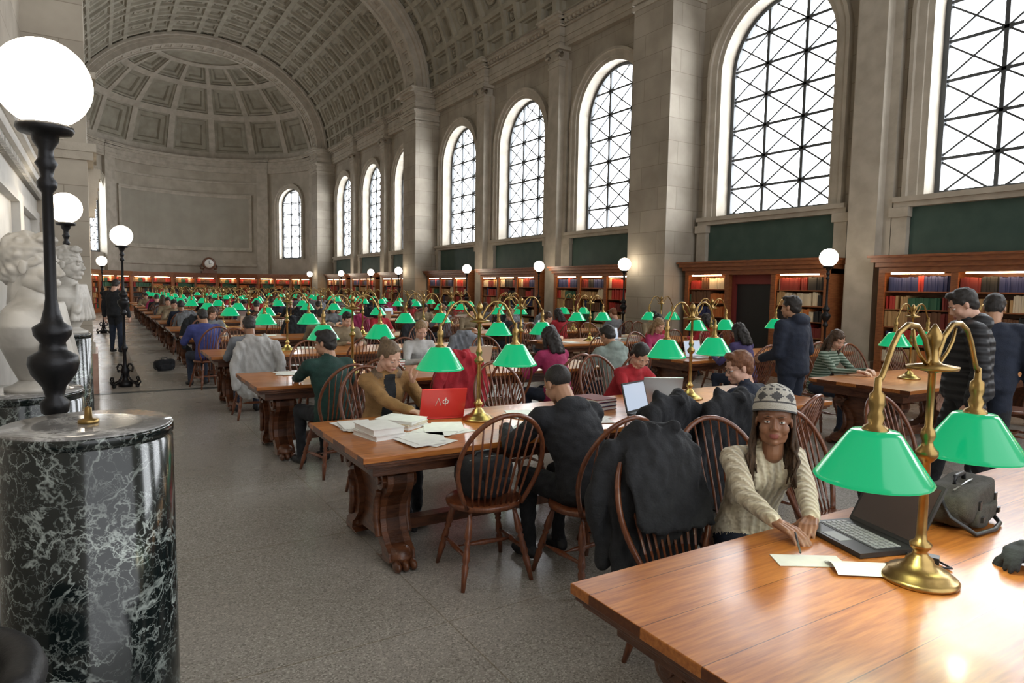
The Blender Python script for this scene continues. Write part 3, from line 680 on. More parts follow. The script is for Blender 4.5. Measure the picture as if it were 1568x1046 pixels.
def hand_base(curl,vox,side):
    k=(round(curl,1),vox,side)
    if k in _hand: return _hand[k]
    P=[]; s=side
    fx=[(.027,.088,(.040,.024,.019),.0092),(.009,.092,(.044,.027,.020),.0095),(-.010,.088,(.041,.025,.019),.009),(-.027,.080,(.032,.019,.017),.008)]
    for i,(x,y,ls,r) in enumerate(fx):
        P.append(capsule((s*x*.55,.008,0),(s*x,y,.0),.014,.0115))
        p=Vector((s*x,y,0)); a=.12+curl*.35+.06*i
        for L in ls:
            d=Vector((s*x*.12,math.cos(a),-math.sin(a))); q=p+d*L; P.append(capsule(p,q,r,r*.92)); p=q; r*=.92; a+=curl*.8
    a=[(s*.016,.014,-.004),(s*.040,.042,-.012),(s*.050,.070,-.018-.02*curl),(s*.044,.096,-.024-.03*curl)]
    for i in range(3): P.append(capsule(a[i],a[i+1],(.0155,.0125,.0105)[i],(.0125,.0105,.009)[i]))
    P.append(capsule((0,-.012,0),(0,.02,0),.021,.022))
    V,F,N=remesh(P,vox,1); _hand[k]=(V,F); return V,F
def basis(o,f,up):
    f=Vector(f).normalized(); x=f.cross(Vector(up)); 
    if x.length<1e-3: x=f.cross(Vector((1,0,0)))
    x.normalize(); z=x.cross(f)
    M=Matrix((x,f,z)).transposed().to_4x4(); M.translation=Vector(o); return M
def xf(V,M):
    A=np.array(M)[:3]; return V@A[:,:3].T+A[:,3]
def put_head(mb,M,fem,skin,lip,hairm,hair,hv,glasses=False,allm=None,s=1.0):
    M=M@Matrix.Scale(s,4)
    V,F,lab=head_base(fem,hv); mb.add(xf(V,M),F,[allm or (lip if l=='lip' else skin) for l in lab],True)
    for sd in (-1,1):
        c=Vector((sd*.0305,.0705,-.002))
        mb.ell(c,(.0125,.0125,.0115),allm or EYEW,M,seg=16,rings=10)
        if not allm: mb.ell(c+Vector((0,.0088,0)),(.0056,.0046,.0056),IRIS,M,seg=12,rings=8)
        V,F=ellipsoid(c+Vector((0,.0004,.0012)),(.0142,.0138,.0128),seg=16,rings=12)
        F=[f for f in F if sum((V[i]-c).z for i in f)/len(f)>.0042 or sum((V[i]-c).z for i in f)/len(f)<-.0062]
        mb.add(V,F,allm or skin,True,M)
        mb.tube([(sd*.014,.0875,.018),(sd*.028,.0885,.0235),(sd*.047,.076,.019)],[.0018,.003,.0015],allm or hairm,6,M)
        if glasses:
            pts=[(sd*.032+.021*math.cos(a*pi/8),.095,.0+.017*math.sin(a*pi/8)) for a in range(17)]; mb.tube(pts,.0016,IRON,5,M)
            mb.tube([(sd*.053,.094,.004),(sd*.078,.0,.002)],.0016,IRON,5,M)
    if glasses: mb.tube([(-.011,.096,.003),(.011,.096,.003)],.0016,IRON,5,M)
    V,F=hair_base(hair,max(hv,.006)); mb.add(xf(V,M),F,allm or hairm,True)
def ik(s,t,pole,a,b):
    s=Vector(s);t=Vector(t);d=t-s;L=d.length
    if L>(a+b)*.985: t=s+d.normalized()*(a+b)*.985; d=t-s; L=d.length
    L=max(L,.12); u=d.normalized(); x=(a*a-b*b+L*L)/(2*L); h=math.sqrt(max(0,a*a-x*x)); p=Vector(pole); p=(p-u*p.dot(u)).normalized()
    return s+u*x+p*h,t
def person(name,loc,heading=0,mode='sit',lean=.2,hands=None,look=None,top=None,pants=DENIM,skin=SKL,lip=LIPL,hairm=HBRN,hair='short',fem=False,bulk=0,vox=.018,hv=.0075,sc=1.0,side=0,stride=0,glasses=False,collar=None,front=None,curl=(.5,.5),world=True,asmesh=False,palm=None,beanie=False,strands=False,seatz=.45,shoe=SHOE,legs=None,wr=1,hood=None):
    R=Matrix.Rotation(heading,4,'Z'); T=Matrix.Translation((loc[0],loc[1],0))@R; Ti=T.inverted()
    sit=mode=='sit'; hz=(seatz+.095) if sit else .92
    P=Vector((0,0,hz)); d1=Vector((side*.5,math.sin(.6*lean),math.cos(.6*lean))).normalized(); d2=Vector((side,math.sin(lean*1.15),math.cos(lean*1.15))).normalized()
    W=P+d1*.19; C=W+d2*.17; N=C+d2*.135; dn=(d2+Vector((0,.15,.9))).normalized()
    sw=(.150 if fem else .178)+bulk*.6
    b=bulk; parts=[];L=[]
    Y=lambda d:Vector((1,0,0)).cross(d)*-1
    def ring(c,d,rx,ry): return (c,Vector((1,0,0)),Y(d),rx+b,ry+b)
    if fem: rr=[(P-d1*.095,.10,.07),(P-d1*.06,.155,.115),(P+d1*.02,.163,.118),(W-d1*.02,.122,.098),(W+d2*.07,.133,.108),(C,.143,.118),(C+d2*.06,.135,.10),(N-d2*.02,.085,.065),(N+d2*.02,.05,.05)]
    else: rr=[(P-d1*.095,.10,.07),(P-d1*.06,.150,.115),(P+d1*.02,.155,.118),(W-d1*.02,.143,.108),(W+d2*.07,.155,.115),(C,.168,.122),(C+d2*.06,.155,.105),(N-d2*.02,.10,.072),(N+d2*.02,.055,.055)]
    parts.append(loft([ring(c,d1 if i<4 else d2,rx,ry) for i,(c,rx,ry) in enumerate(rr)]))
    if fem:
        for s in (-1,1): parts.append(ellipsoid(C+Vector((s*.062,.075+b,-.015)),(.056,.048,.055)))
    L.append((P-d1*.08,W,.17+b,.12+b,'low')); L.append((W,C,.12+b,.13+b,'top')); L.append((C,N-d2*.04,.13+b,.09+b,'top'))
    for i,s in enumerate((-1,1)):
        if sit:
            h=P+Vector((s*.085,.02,-.03)); k=Vector((s*.115,.43,hz-.03)); a=Vector((s*(.12),.40,.10)); ft=Vector((s*.13,.53,.045))
            if legs: k=Vector(legs[i][0]);a=Vector(legs[i][1]);ft=a+Vector((s*.01,.13,-.055))
        else:
            h=P+Vector((s*.085,0,-.02)); st=stride*s; k=Vector((s*.09,.03+st*.5,.50)); a=Vector((s*.095,st,.10)); ft=a+Vector((s*.02,.14,-.06))
        parts+= [capsule(h,k,.088+b*.3,.062+b*.2),capsule(k,a,.060+b*.2,.043)]
        heel=Vector((a.x,a.y-.03,.042)); ft.z=.035
        parts+= [capsule(heel,ft,.040,.034),capsule(a,heel,.042,.04)]
        L+= [(h,k,.09,.063,'pants'),(k,a,.062,.045,'pants'),(heel,ft,.05,.044,'shoe')]
    hinfo=[]
    for i,s in enumerate((-1,1)):
        S=N-d2*.055+Vector((s*sw,0,0)); 
        parts.append(capsule(N-d2*.06+Vector((s*.06,0,0)),S,.062+b*.5,.054+b*.6)); L.append((N-d2*.06,S,.06+b*.5,.055+b*.6,'top'))
        if hands is None: t=Vector((s*.13,.47,.80)) if sit else Vector((s*(sw+.09),.05,.84))
        else: t=(Ti@Vector(hands[i])) if world else Vector(hands[i])
        pole=Vector((s*.7,-.1,-1)) if sit else Vector((s*.4,-1,-.1))
        e,t=ik(S,t,pole,.285,.25)
        parts+= [capsule(S,e,.053+b*.55,.042+b*.45),capsule(e,t,.043+b*.45,.030+b*.35)]
        L+= [(S,e,.055+b*.5,.043+b*.5,'top'),(e,t,.044+b*.45,.032+b*.3,'top')]
        hinfo.append((s,e,t))
    if look is not None: lk=(Ti@Vector(look)) if world else Vector(look)
    HC=N+dn*.145+Vector((0,.018,0))
    if look is None: lk=HC+Vector((0,1,-.5))
    fwd=(lk-HC).normalized()
    parts.append(capsule(N-d2*.03,N+dn*.07,.052,.048)); L.append((N+dn*.02,N+dn*.10,.055,.05,'skin'))
    if collar: 
        for k in range(10):
            a=2*pi*k/10; a2=2*pi*(k+1)/10
            q=lambda a:N+d2*(.0+.02*math.cos(a))+Vector((.095*math.sin(a),-.02-.075*math.cos(a),0))
            parts.append(capsule(q(a),q(a2),.036,.036)); L.append((q(a),q(a2),.037,.037,'collar'))
    if hood:
        parts.append(ellipsoid(N+Vector((0,-.09,.015)),(.13,.08,.08))); L.append((N+Vector((-.05,-.10,0)),N+Vector((.05,-.10,0)),.08,.08,'top'))
    V,F,NN=remesh(parts,vox,4)
    Cn=V[np.array([f[0] for f in F])]
    D=np.array([capdist(Cn,*l[:4]) for l in L]); lab=[L[i][4] for i in D.argmin(0)]
    cm={'top':top,'low':top,'pants':pants,'skin':skin,'shoe':shoe,'collar':collar or top}
    ml=[cm[l] for l in lab]
    if front is not None:
        for i,c in enumerate(Cn):
            if lab[i] in('top','low') and abs(c[0])<.045 and c[1]>0.06+(c[2]-hz)*math.tan(lean) and D[:3,i].min()<.05 and c[2]>hz: ml[i]=front
    out=[]
    for v,n in zip(V,NN):
        vv=Vector(v); w=noise.noise(vv*7)*.009+noise.noise(Vector((vv.x*18,vv.y*18,vv.z*30)))*.006
        out.append(v+n*w*wr)
    V=np.array(out)
    mb=MB(); mb.add(xf(V,T),F,ml,True)
    for i,(s,e,t) in enumerate(hinfo):
        d=(t-e).normalized(); 
        up=Vector((0,0,1)) if sit else Vector((s,0,0))
        if palm and palm[i] is not None: up=Ti.to_3x3()@Vector(palm[i][0]); d=Ti.to_3x3()@Vector(palm[i][1])
        elif sit: d=Vector((d.x*.7-s*.25,d.y+.1,min(d.z,.0)*.3)).normalized()
        Mh=basis(t,d,up)
        Vh,Fh=hand_base(curl[i],.004 if hv<.006 else .0055,-s); mb.add(xf(Vh,T@Mh),Fh,skin,True)
    Mh=T@basis(HC,fwd,Vector((0,0,1)))
    put_head(mb,Mh,fem,skin,lip,hairm,hair,hv,glasses)
    if strands:
        for k in range(70):
            th=math.radians(84+192*k/69); lg=random.uniform(.20,.30); w=random.uniform(-.012,.012); sd=math.sin(th)
            f=.05 if abs(sd)>.7 else 0
            pts=[(math.sin(th)*.055,-.02+math.cos(th)*.06,.112),(math.sin(th)*.082,-.018+math.cos(th)*.088,.04),(math.sin(th)*.086,-.012+math.cos(th)*.088,-.04),(math.sin(th)*(.092+w),-.005+math.cos(th)*.09+f*.3,-.11),(math.sin(th)*(.100-w),.005+math.cos(th)*.085+f*.9,-.17),(math.sin(th)*(.090+w),.01+math.cos(th)*.08+f*1.3,-lg)]
            mb.tube(pts,[.009,.011,.011,.010,.008,.003],hairm,6,Mh)
    if beanie:
        V=[];F=[];ml=[];seg=64;rings=26
        for i in range(rings+1):
            t=i/rings; z=.034+.125*math.sin(t*pi/2); rr_=max(.0,math.cos(t*pi/2))**.5
            for j in range(seg):
                a=2*pi*j/seg; k=1.04+.02*math.sin(a*32)*(1 if i<5 else .4)+(.02 if i<5 else .02*math.sin(t*pi))+.012*math.sin(i*2.4)
                V.append((.091*rr_*k*math.cos(a),-.018+.108*rr_*k*math.sin(a),z+.016*math.sin(a)))
        for i in range(rings):
            for j in range(seg):
                k=(j+1)%seg; F.append((i*seg+j,i*seg+k,(i+1)*seg+k,(i+1)*seg+j))
                g=False
                if i<1 or i==5: g=True
                elif 6<=i<=12: g=abs(((j%8)-4))*1.0>abs(i-9)+.8
                elif i in(14,15): g=(j//2)%2==0
                elif 17<=i<=20: g=((j+i)%6)<2
                ml.append(KNG if g else KNW)
        mb.add(V,F,ml,True,Mh)
    if asmesh: return mb.mesh(name)
    o=mb.obj(name,(loc[0],loc[1],0)); 
    if sc!=1: o.scale=(sc,sc,sc)
    return o
person('seated_woman_in_beanie',(2.71,2.13),heading=pi-.38,lean=.32,hands=[(2.44,1.60,.795),(2.24,1.62,.80)],look=(0.5,.25,1.45),top=KNIT,pants=DENIM,skin=SKD,lip=LIPD,hairm=HBRN,hair='cap',fem=True,vox=.009,hv=.0042,beanie=True,strands=True,curl=(.6,.4),seatz=.41,wr=.6,bulk=.012,palm=[((.2,.1,1),(-.75,-.35,-.1)),((.0,.2,1),(.0,-.9,-.15))])
person('seated_woman_in_tan_jacket',(1.92,5.10),heading=pi,lean=.30,hands=[(2.09,4.86,.94),(1.93,4.50,.79)],look=(2.15,4.3,.85),top=TAN,pants=BLACKF,skin=SKL,hairm=HDBL,hair='bun',fem=True,vox=.0095,hv=.005,collar=FUR,front=BLACKF,bulk=.018,curl=(.9,.4),palm=[((-.9,.2,.1),(-.25,-.05,1)),None],legs=[((-.12,.42,.52),(-.02,.68,.10)),((.12,.44,.52),(.10,.80,.10))])
person('seated_man_in_black_hoodie',(2.42,3.04),heading=.05,lean=.50,hands=[(2.22,3.64,.80),(2.62,3.62,.80)],look=(2.35,3.95,.75),top=BLACKF,pants=BLACKF,skin=SKM,lip=LIPD,hairm=HBLK,hair='buzz',vox=.012,hv=.006,bulk=.036,hood=True,wr=1.4)
person('seated_man_with_glasses',(4.02,3.05),heading=.25,lean=.32,hands=[(3.75,3.55,.80),(4.2,3.62,.80)],look=(2.6,3.9,.75),top=NAVY,pants=DENIM,skin=SKL,hairm=HRED,hair='short',vox=.013,hv=.006,bulk=.03,glasses=True)
person('seated_woman_leaning',(4.42,5.12),heading=pi,lean=.62,hands=[(4.6,4.5,.80),(4.25,4.45,.80)],look=(4.3,4.2,.6),top=REDF,pants=DENIM,skin=SKL,hairm=HBLK,hair='tied',fem=True,vox=.014,hv=.007,bulk=.01)
person('seated_man_in_green',(1.80,6.0),heading=.2,lean=.22,hands=[(1.6,6.55,.80),(2.0,6.55,.80)],look=(.9,7.0,1.0),top=GREENF,pants=BLACKF,skin=SKM,hairm=HBLK,hair='short',vox=.014,hv=.007,bulk=.02)
person('seated_woman_blond',(3.5,8.05),heading=pi,lean=.3,top=WHITEF,skin=SKL,hairm=HBLD,hair='tied',fem=True,vox=.015,look=(3.4,7.2,.8),hands=[(3.62,7.55,.8),(3.38,7.55,.8)],bulk=.01)
person('seated_man_in_grey_shirt',(1.65,9.0),heading=0,lean=.25,top=GREYF,skin=SKD,hairm=HBLK,hair='short',vox=.016,bulk=.02)
person('seated_man_in_blue',(1.5,11.9),heading=.3,lean=.3,top=BLUEF,skin=SKM,hairm=HBLK,hair='short',vox=.018,bulk=.04)
person('standing_man_in_coat',(.32,18.8),heading=-.6,mode='stand',lean=.05,top=BLACKF,pants=DENIM,skin=SKL,hairm=HBLK,hair='short',vox=.02,bulk=.04,sc=1.05)
person('standing_man_in_navy_jacket',(6.3,4.45),heading=.1,mode='stand',lean=.04,top=NAVY,pants=NAVY,skin=SKM,hairm=HBLK,hair='short',vox=.014,bulk=.045,look=(6.0,6,1.45),hood=True,hands=[(6.12,4.7,1.0),(6.5,4.68,1.0)])
person('walking_man_in_puffer_jacket',(5.98,2.62),heading=.7,mode='stand',lean=.06,top=PUFF,pants=BLACKF,skin=SKL,hairm=HBLK,hair='short',vox=.014,bulk=.055,stride=.16,sc=1.05,hood=True)
person('walking_man_in_dark_coat',(6.75,2.78),heading=-1.2,mode='stand',lean=.10,top=NAVY,pants=BLACKF,skin=SKM,hairm=HBLK,hair='short',vox=.015,bulk=.05,stride=-.20,sc=1.03)
person('seated_girl_in_striped_top',(7.75,5.10),heading=pi,lean=.38,top=STRIPEF,skin=SKL,hairm=HBRN,hair='long',fem=True,vox=.015,look=(7.6,4.2,.8),hands=[(7.9,4.55,.8),(7.6,4.5,.8)])
person('seated_person_in_grey_hoodie',(5.25,6.05),heading=.1,lean=.3,top=TEAL,skin=SKM,hairm=HBLK,hair='short',vox=.016,bulk=.035,hood=True)
person('seated_woman_in_pink',(7.6,8.0),heading=pi,lean=.3,top=PINKF,skin=SKL,hairm=HBLD,hair='long',fem=True,vox=.017)
person('seated_woman_long_hair',(7.5,6.0),heading=.0,lean=.25,top=PURPF,skin=SKM,hairm=HBLK,hair='long',fem=True,vox=.016,bulk=.015)
person('seated_woman_in_magenta',(4.35,6.0),heading=.1,lean=.3,top=PINKF,skin=SKM,hairm=HBLK,hair='long',fem=True,vox=.016,bulk=.02)
cfg=[(BLACKF,HBLK,'short',False,SKL,.2),(GREYF,HBRN,'long',True,SKL,.35),(NAVY,HBRN,'short',False,SKM,.45),(REDF,HBLK,'long',True,SKM,.25),(KHAKI,HBLK,'short',False,SKL,.3),(BLACKF,HBLK,'tied',True,SKL,.5),(GREYF,HRED,'short',False,SKL,.2),(BLACKF,HBLD,'bun',True,SKL,.4),(NAVY,HBLK,'short',False,SKD,.3)]
var=[person('seated_reader',(0,0),lean=l,top=t,hairm=h,hair=k,fem=f,skin=s,vox=.02,hv=.0085,bulk=.02,world=False,asmesh=True) for t,h,k,f,s,l in cfg]
# ------------------------------------------------------------------ chairs + readers placement
def coat_mesh(m,seed,narrow=1.0):
    P=[]
    X=Vector((1,0,0))
    def ring(z,y,rx,ry,x=0): return (Vector((x,y,z)),X,Vector((0,1,0)),rx*narrow,ry)
    P.append(loft([ring(.28,-.26,.18,.045,.02),ring(.34,-.27,.24,.065,.02),ring(.55,-.28,.255,.07),ring(.75,-.31,.26,.075),ring(.92,-.34,.25,.075),ring(1.0,-.36,.21,.07),ring(1.06,-.365,.10,.05)],24))
    P.append(loft([ring(.62,-.13,.2,.025),ring(.7,-.16,.22,.035),ring(.95,-.28,.22,.05),ring(1.02,-.34,.14,.045)],20))
    for s in (-1,1): P+=[capsule((s*.20*narrow,-.38,.95),(s*.28*narrow,-.38,.72),.058,.054),capsule((s*.28*narrow,-.38,.72),(s*.25*narrow,-.36,.44),.053,.043)]
    P+=[capsule((-.10,-.33,1.05),(0,-.42,1.03),.035,.03),capsule((.10,-.33,1.05),(0,-.42,1.03),.035,.03)]
    V,F,N=remesh(P,.0105,2)
    out=[]
    for v,n in zip(V,N):
        f=noise.noise(Vector((v[0]*10+v[2]*3+seed,v[1]*5,v[2]*3.5))); w=.022*(1-abs(f)*3.0)*.6+.010*noise.noise(Vector((v[0]*24,v[1]*18,v[2]*13+seed)))
        out.append(v+n*w)
    b=MB(); b.add(np.array(out),F,m,True); return b.mesh('draped_coat')
cB=coat_mesh(BLACKF,1); cR=coat_mesh(REDF,2); cP=coat_mesh(PINKF,3); cG=coat_mesh(GREYF,4); cW=coat_mesh(WHITEF,5); cK=coat_mesh(BLACKF,6)
random.seed(11)
def cp(x,y,h=0,coat=None):
    inst('windsor_chair',ch,(x,y,0),rot=h)
    if coat: inst('draped_coat',coat,(x,y,.005),rot=h)
cp(1.93,3.40,-.12)
cp(2.42,3.04,.05); cp(2.98,3.32,.1,cB); cp(3.50,3.22,-.1,cB); cp(4.02,3.05,.25)
cp(2.71,2.13,pi-.3); cp(2.20,1.97,pi-.1,cK); cp(3.45,2.06,pi+.1); cp(4.5,2.15,pi)
cp(1.92,5.10,pi); cp(3.1,4.95,pi); cp(4.42,5.12,pi)
cp(1.80,6.0,.2); cp(3.05,6.32,.1,cR); cp(4.35,6.0,.1); cp(5.25,6.05,.1); cp(2.35,6.35,-.2); cp(3.75,6.3,0)
cp(3.5,8.05,pi); cp(2.2,8.0,pi); cp(4.7,8.0,pi)
cp(1.65,9.0,0,cW); cp(3.1,9.1,0); cp(4.6,9.1,0,cG)
cp(1.5,11.9,.3)
cp(7.75,5.10,pi); cp(8.9,5.05,pi); cp(10.,5.05,pi); cp(7.5,3.3,0); cp(8.7,3.3,.1,cP)
cp(7.5,6.0,0); cp(8.7,6.1,0); cp(7.6,8.0,pi); cp(9.3,8.0,pi)
for k in range(3,13):
    y=TY[k]
    for row,x0,L in ((0,1.22,4.35),(1,6.87,3.9)):
        for side in (0,1):
            for q in range(3):
                x=x0+.55+q*(L-1.1)/2+random.uniform(-.12,.12)
                if k==3 and row==0 and side==0: continue
                if k==4 and row==0 and side==0 and q==0: continue
                yy=y-.56-.22 if side==0 else y+.56+.22; h=random.uniform(-.2,.2)+(0 if side==0 else pi)
                occ=random.random()<.55
                d=(-.14 if side==0 else .14) if occ else random.uniform(-.1,.1)
                inst('windsor_chair',ch,(x,yy+d,0),rot=h)
                if occ: inst('seated_reader',random.choice(var),(x,yy+d,0),rot=h)
                elif random.random()<.35: inst('draped_coat',random.choice([cB,cG,cB,cP,cR]),(x,yy+d,.005),rot=h)
# ------------------------------------------------------------------ desk objects
def laptop(name,loc,heading,body,scr,w=.33,d=.23,ang=105,lidlogo=False,z=.752):
    b=MB(); b.box((0,0,.010),(w,d,.018),body); b.box((0,.02,.0195),(w*.88,d*.5,.002),BLKPL)
    for r in range(5):
        for c in range(12): b.box((-w*.40+w*.8*c/11,.02-.045+.0225*r,.0215),(w*.058,.018,.003),KEYS)
    b.box((0,-d*.33,.0196),(w*.28,d*.22,.002),KEYS)
    a=math.radians(ang); M=Matrix.Translation((0,d/2,.018))@Matrix.Rotation(-(a-pi/2),4,'X')
    b.box((0,0,d*.5),(w,.010,d),body,M); b.box((0,-.0056,d*.5),(w*.93,.002,d*.88),scr,M)
    if lidlogo:
        pts=[(-.015+.02*math.cos(t*pi/8),.0065,d*.55+.017*math.sin(t*pi/8)) for t in range(17)]; b.tube(pts,.003,PAPER,5,M)
        b.tube([(-.015,.0065,d*.55-.035),(-.015,.0065,d*.55+.035)],.003,PAPER,5,M)
        b.tube([(.018,.0065,d*.55-.03),(.038,.0065,d*.55+.032),(.058,.0065,d*.55-.03)],.003,PAPER,5,M)
    o=b.obj(name); o.location=(loc[0],loc[1],z); o.rotation_euler=(0,0,heading); return o
laptop('laptop_black',(2.48,1.44),-1.88,BLKPL,SCRD,w=.34,d=.25,ang=118)
laptop('laptop_red',(2.12,4.45),pi-.2,REDL,SCR,lidlogo=True,ang=112)
laptop('laptop_silver',(4.05,4.15),pi-.5,SILVER,SCR); laptop('laptop_silver',(3.6,3.75),.3,BLKPL,SCR); laptop('laptop_silver',(4.0,7.35),pi,SILVER,SCR); laptop('laptop_silver',(7.4,6.75),0,SILVER,SCR)
LX=(2.32,4.48,7.92,9.75)
def freex(a,b,g=.34):
    while True:
        x=random.uniform(a,b)
        if all(abs(x-l)>g for l in LX): return x
for k in range(3,9):
    for x0 in (1.6,7.2):
        if random.random()<.75: s=random.choice([0,1]); laptop('laptop_silver',(freex(x0,x0+3),TY[k]+(.25 if s else -.25)),pi*s,SILVER,SCR)
def sheets(name,x,y,n,rotspread=.5,spread=.1,z=.7505,w=.216,d=.28,m=PAPER,h0=0):
    b=MB(); zz=z
    for i in range(n):
        a=h0+random.uniform(-rotspread,rotspread); b.box((x+random.uniform(-spread,spread),y+random.uniform(-spread,spread),zz+.0015),(w,d,.0022),m,rot=a); zz+=.0024
    b.obj(name)
def bookstack(name,x,y,n,ms,h0=0,z=.7505,w=.22,d=.29,t=.03):
    b=MB(); zz=z
    for i in range(n):
        a=h0+random.uniform(-.12,.12); th=t*random.uniform(.7,1.2)
        b.box((x,y,zz+.002),(w,d,.004),ms[i%len(ms)],rot=a); b.box((x+.002,y,zz+th/2),(w-.012,d-.012,th-.008),PAPER,rot=a); b.box((x,y,zz+th-.002),(w,d,.004),ms[i%len(ms)],rot=a); zz+=th+.001
    b.obj(name)
def openbook(name,x,y,h,w=.17,d=.25,z=.7515):
    b=MB(); V=[];F=[];n=8
    for s in (-1,1):
        o=len(V)
        for i in range(n+1):
            t=i/n; zz=.008+.02*math.sin(min(1,t*1.6)*pi)*(1-t*.5); V+=[(s*w*t,-d/2,zz),(s*w*t,d/2,zz)]
        for i in range(n): F.append((o+2*i,o+2*i+1,o+2*i+3,o+2*i+2))
    b.add(V,F,PRINT,True); b.box((0,0,.003),(2*w+.01,d+.01,.005),BK[5])
    o=b.obj(name); o.location=(x,y,z); o.rotation_euler=(0,0,h)
bookstack('book_stack',1.50,4.02,2,[PAPER,PAPER,PAPER],.1,t=.035); sheets('paper_stack',1.46,4.36,7,.25,.05); sheets('paper_sheets',1.68,3.78,5,.5,.09); sheets('paper_sheets',1.95,4.02,4,.8,.07); openbook('open_book',2.55,3.75,.3)
bookstack('book_stack',1.75,4.25,3,[PAPER,BK[4]],.6,t=.02); sheets('paper_sheets',2.75,4.2,3,.6,.08); sheets('paper_sheets',3.1,3.85,4,.6,.1); sheets('paper_sheets',4.35,4.35,3,.4,.08); openbook('open_book',3.95,3.8,.1); bookstack('book_stack',3.4,4.2,3,[BK[1],BK[5]],.2)
sheets('paper_sheet',2.13,1.40,1,.0,.0,w=.10,d=.24,h0=1.0)
b=MB()
V=[];F=[]
for i in range(9):
    t=i/8; zz=.004+.018*math.sin(t*pi); V+=[(t*.12,-.12,zz),(t*.12,.12,zz)]
for i in range(8): F.append((2*i,2*i+1,2*i+3,2*i+2))
b.add(V,F,PAPER,True); o=b.obj('open_booklet'); o.location=(2.20,1.20,.752); o.rotation_euler=(0,0,.95)
b=MB(); b.tube([(2.22,1.52,.80),(2.14,1.44,.765)],.004,BLKPL,8); b.obj('pen')
b=MB(); b.tube([(2.48,1.28,.757),(2.55,1.2,.757),(2.50,1.10,.757),(2.44,1.16,.757),(2.45,1.22,.76),(2.55,1.28,.757)],.004,BLKPL,6); b.box((2.50,1.18,.765),(.04,.07,.025),BLKPL,rot=.4); b.obj('charger_cable')
for k in range(2,13):
    for x0,x1 in ((1.45,5.3),(7.05,10.5)):
        for i in range(4):
            x=freex(x0,x1,.3); y=TY[k]+random.choice([-1,1])*random.uniform(.18,.38)
            c=random.random()
            if c<.5: sheets('paper_sheets',x,y,3,.4,.04)
            elif c<.75: openbook('open_book',x,y,random.uniform(-.4,.4))
            else: bookstack('book_stack',x,y,random.randint(2,4),random.sample(BK,3),random.uniform(-.3,.3))
def soft(c,r,e=.35,seg=28,rings=18):
    V=[];F=[]
    f=lambda v,p:math.copysign(abs(v)**p,v)
    for i in range(rings+1):
        t=-pi/2+pi*i/rings
        for j in range(seg):
            a=2*pi*j/seg; V.append((c[0]+r[0]*f(math.cos(t),e)*f(math.cos(a),e),c[1]+r[1]*f(math.cos(t),e)*f(math.sin(a),e),c[2]+r[2]*f(math.sin(t),e)))
    for i in range(rings):
        for j in range(seg):
            k=(j+1)%seg; F.append((i*seg+j,i*seg+k,(i+1)*seg+k,(i+1)*seg+j))
    return V,F
def bag(name,loc,h,m,r=(.20,.08,.11),z=.752,strap=True):
    b=MB()
    def part(c,rr,e=.5):
        V,F=soft(c,rr,e); V=[Vector(v)+Vector((noise.noise(Vector(v)*9),noise.noise(Vector(v)*9+Vector((5,0,0))),noise.noise(Vector(v)*9+Vector((0,5,0)))))*.018 for v in V]; b.add(V,F,m,True)
    part((0,0,r[2]),r); part((0,-r[1]*.5,r[2]*1.15),(r[0]*.97,r[1]*.58,r[2]*.86)); part((0,-r[1]*1.0,r[2]*.65),(r[0]*.72,r[1]*.25,r[2]*.5))
    for s in (-.5,.5): b.box((s*r[0],-r[1]*1.13,r[2]*1.0),(.022,.008,r[2]*.9),BLKPL); b.box((s*r[0],-r[1]*1.27,r[2]*.62),(.03,.01,.022),BLKPL)
    b.tube([(-r[0]*.8,-r[1]*.3,r[2]*1.93),(0,-r[1]*.3,r[2]*2.0),(r[0]*.8,-r[1]*.3,r[2]*1.93)],.004,SILVER,6)
    b.tube([(-.06,0,2*r[2]-.01),(-.05,0,2*r[2]+.025),(.05,0,2*r[2]+.025),(.06,0,2*r[2]-.01)],.009,BLKPL,8)
    if strap: b.tube([(-r[0],0,r[2]*1.5),(-r[0]*1.1,-.04,r[2]*.8),(-r[0]*.9,-.12,.010),(-.05,-.15,.010),(.06,-.14,.010),(.1,-.10,.03)],.009,BLKPL,8)
    o=b.obj(name); o.location=(loc[0],loc[1],z); o.rotation_euler=(0,0,h)
bag('messenger_bag',(3.10,1.36),.15,BAGM,r=(.21,.095,.085)); bag('backpack',(3.02,1.62),.3,BLACKF,r=(.21,.09,.095))
bag('backpack',(1.93,3.42),.1,BLACKF,r=(.15,.12,.12),z=.466,strap=False); bag('backpack',(1.05,14.6),.4,BLACKF,z=0); bag('backpack',(6.0,5.4),.4,BLACKF,z=0,r=(.22,.12,.18))
b=MB(); V,F=hand_base(.8,.0055,1); b.add(xf(V,Matrix.Translation((0,0,.03))),F,BLACKF,True); V,F=hand_base(.5,.0055,-1); b.add(xf(V,Matrix.Translation((.03,.02,.055))@Matrix.Rotation(.5,4,'Z')),F,BLACKF,True); o=b.obj('knit_gloves'); o.location=(2.82,.98,.752); o.rotation_euler=(0,0,1.2)
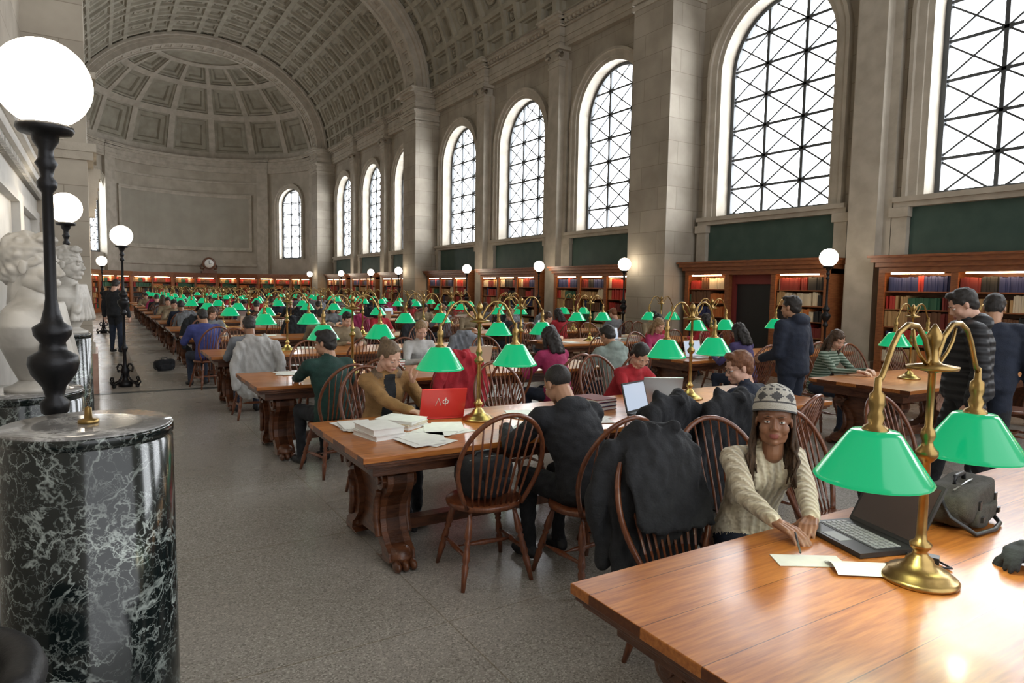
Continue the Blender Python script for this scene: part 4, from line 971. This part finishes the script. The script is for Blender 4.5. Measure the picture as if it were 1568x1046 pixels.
def bust(name,loc,z,look,s=1.25):
    M=basis((0,0,.60),look,(0,0,1))
    P=[]
    X=Vector((1,0,0));Yv=Vector((0,1,0))
    P.append(loft([(Vector((0,0,.05)),X,Yv,.07,.07),(Vector((0,0,.12)),X,Yv,.11,.10),(Vector((0,0,.22)),X,Yv,.19,.13),(Vector((0,.0,.32)),X,Yv,.235,.13),(Vector((0,-.01,.39)),X,Yv,.20,.10),(Vector((0,-.01,.44)),X,Yv,.085,.075),(Vector((0,-.015,.54)),X,Yv,.064,.066)],28))
    for k in range(8): 
        a=-1.2+k*.34; P.append(capsule((math.sin(a)*.21,.085+.05*math.cos(a),.13),(math.sin(a*.6)*.13,.095,.42),.026,.014))
    P.append(capsule((-.2,.02,.37),(.17,.12,.2),.04,.035))
    V,F,N=remesh(P,.010,1); b=MB()
    R=basis((0,0,0),(look[0],look[1],0),(0,0,1)); b.add(xf(V,R),F,SCULPT,True)
    put_head(b,M,False,SCULPT,SCULPT,SCULPT,'curly',.005,allm=SCULPT,s=s)
    b.lathe([(0,.13),(.02,.13),(.03,.10),(.05,.07),(.08,.07)],SCULPT,24)
    o=b.obj(name); o.location=(loc[0],loc[1],z)
bust('marble_bust',(-.27,3.95),1.171,(.93,-.25,0)); bust('marble_bust',(-.22,7.0),1.251,(.9,-.35,0))
b=MB(); P=[]
for k in range(12):
    a=-.2+pi*1.1*k/12; a2=-.2+pi*1.1*(k+1)/12
    for z in (.62,.72,.84): P.append(capsule((.26*math.cos(a),.26*math.sin(a),z),(.26*math.cos(a2),.26*math.sin(a2),z),.045,.045))
P.append(ellipsoid((0,0,.46),(.26,.26,.07)))
V,F,N=remesh(P,.012,3); b.add(V,F,BLACKL,True)
for s in (-1,1):
    for t in (-1,1): b.tube([(s*.16,t*.16,.42),(s*.2,t*.2,0)],.016,IRON,8)
for a in (.1,1.2,1.9,3.0): b.tube([(.25*math.cos(a),.25*math.sin(a),.45),(.26*math.cos(a),.26*math.sin(a),.62)],.014,IRON,8)
o=b.obj('black_leather_armchair'); o.location=(-.42,1.74,0)
# ------------------------------------------------------------------ lights / world
w=bpy.data.worlds.new('world'); scene.world=w; w.use_nodes=True; bg=w.node_tree.nodes['Background']; bg.inputs['Color'].default_value=(.96,.975,1,1); bg.inputs['Strength'].default_value=1.9
# ------------------------------------------------------------------ camera
th,p,r=math.radians(31.80),math.radians(4.48),math.radians(.99)
Fv=Vector((math.sin(th)*math.cos(p),math.cos(th)*math.cos(p),-math.sin(p))); R0=Vector((math.cos(th),-math.sin(th),0)); U0=R0.cross(Fv)
Rv=R0*math.cos(r)+U0*math.sin(r); Uv=-R0*math.sin(r)+U0*math.cos(r)
M=Matrix((Rv,Uv,-Fv)).transposed().to_4x4(); M.translation=Vector((0,0,1.7))
cd=bpy.data.cameras.new('camera'); cam=bpy.data.objects.new('camera',cd); scene.collection.objects.link(cam); cam.matrix_world=M; cd.lens=36*1019.8/1568; cd.sensor_width=36; cd.clip_start=.05; cd.clip_end=200
scene.camera=cam
scene.view_settings.view_transform='Standard'; scene.view_settings.look='None'
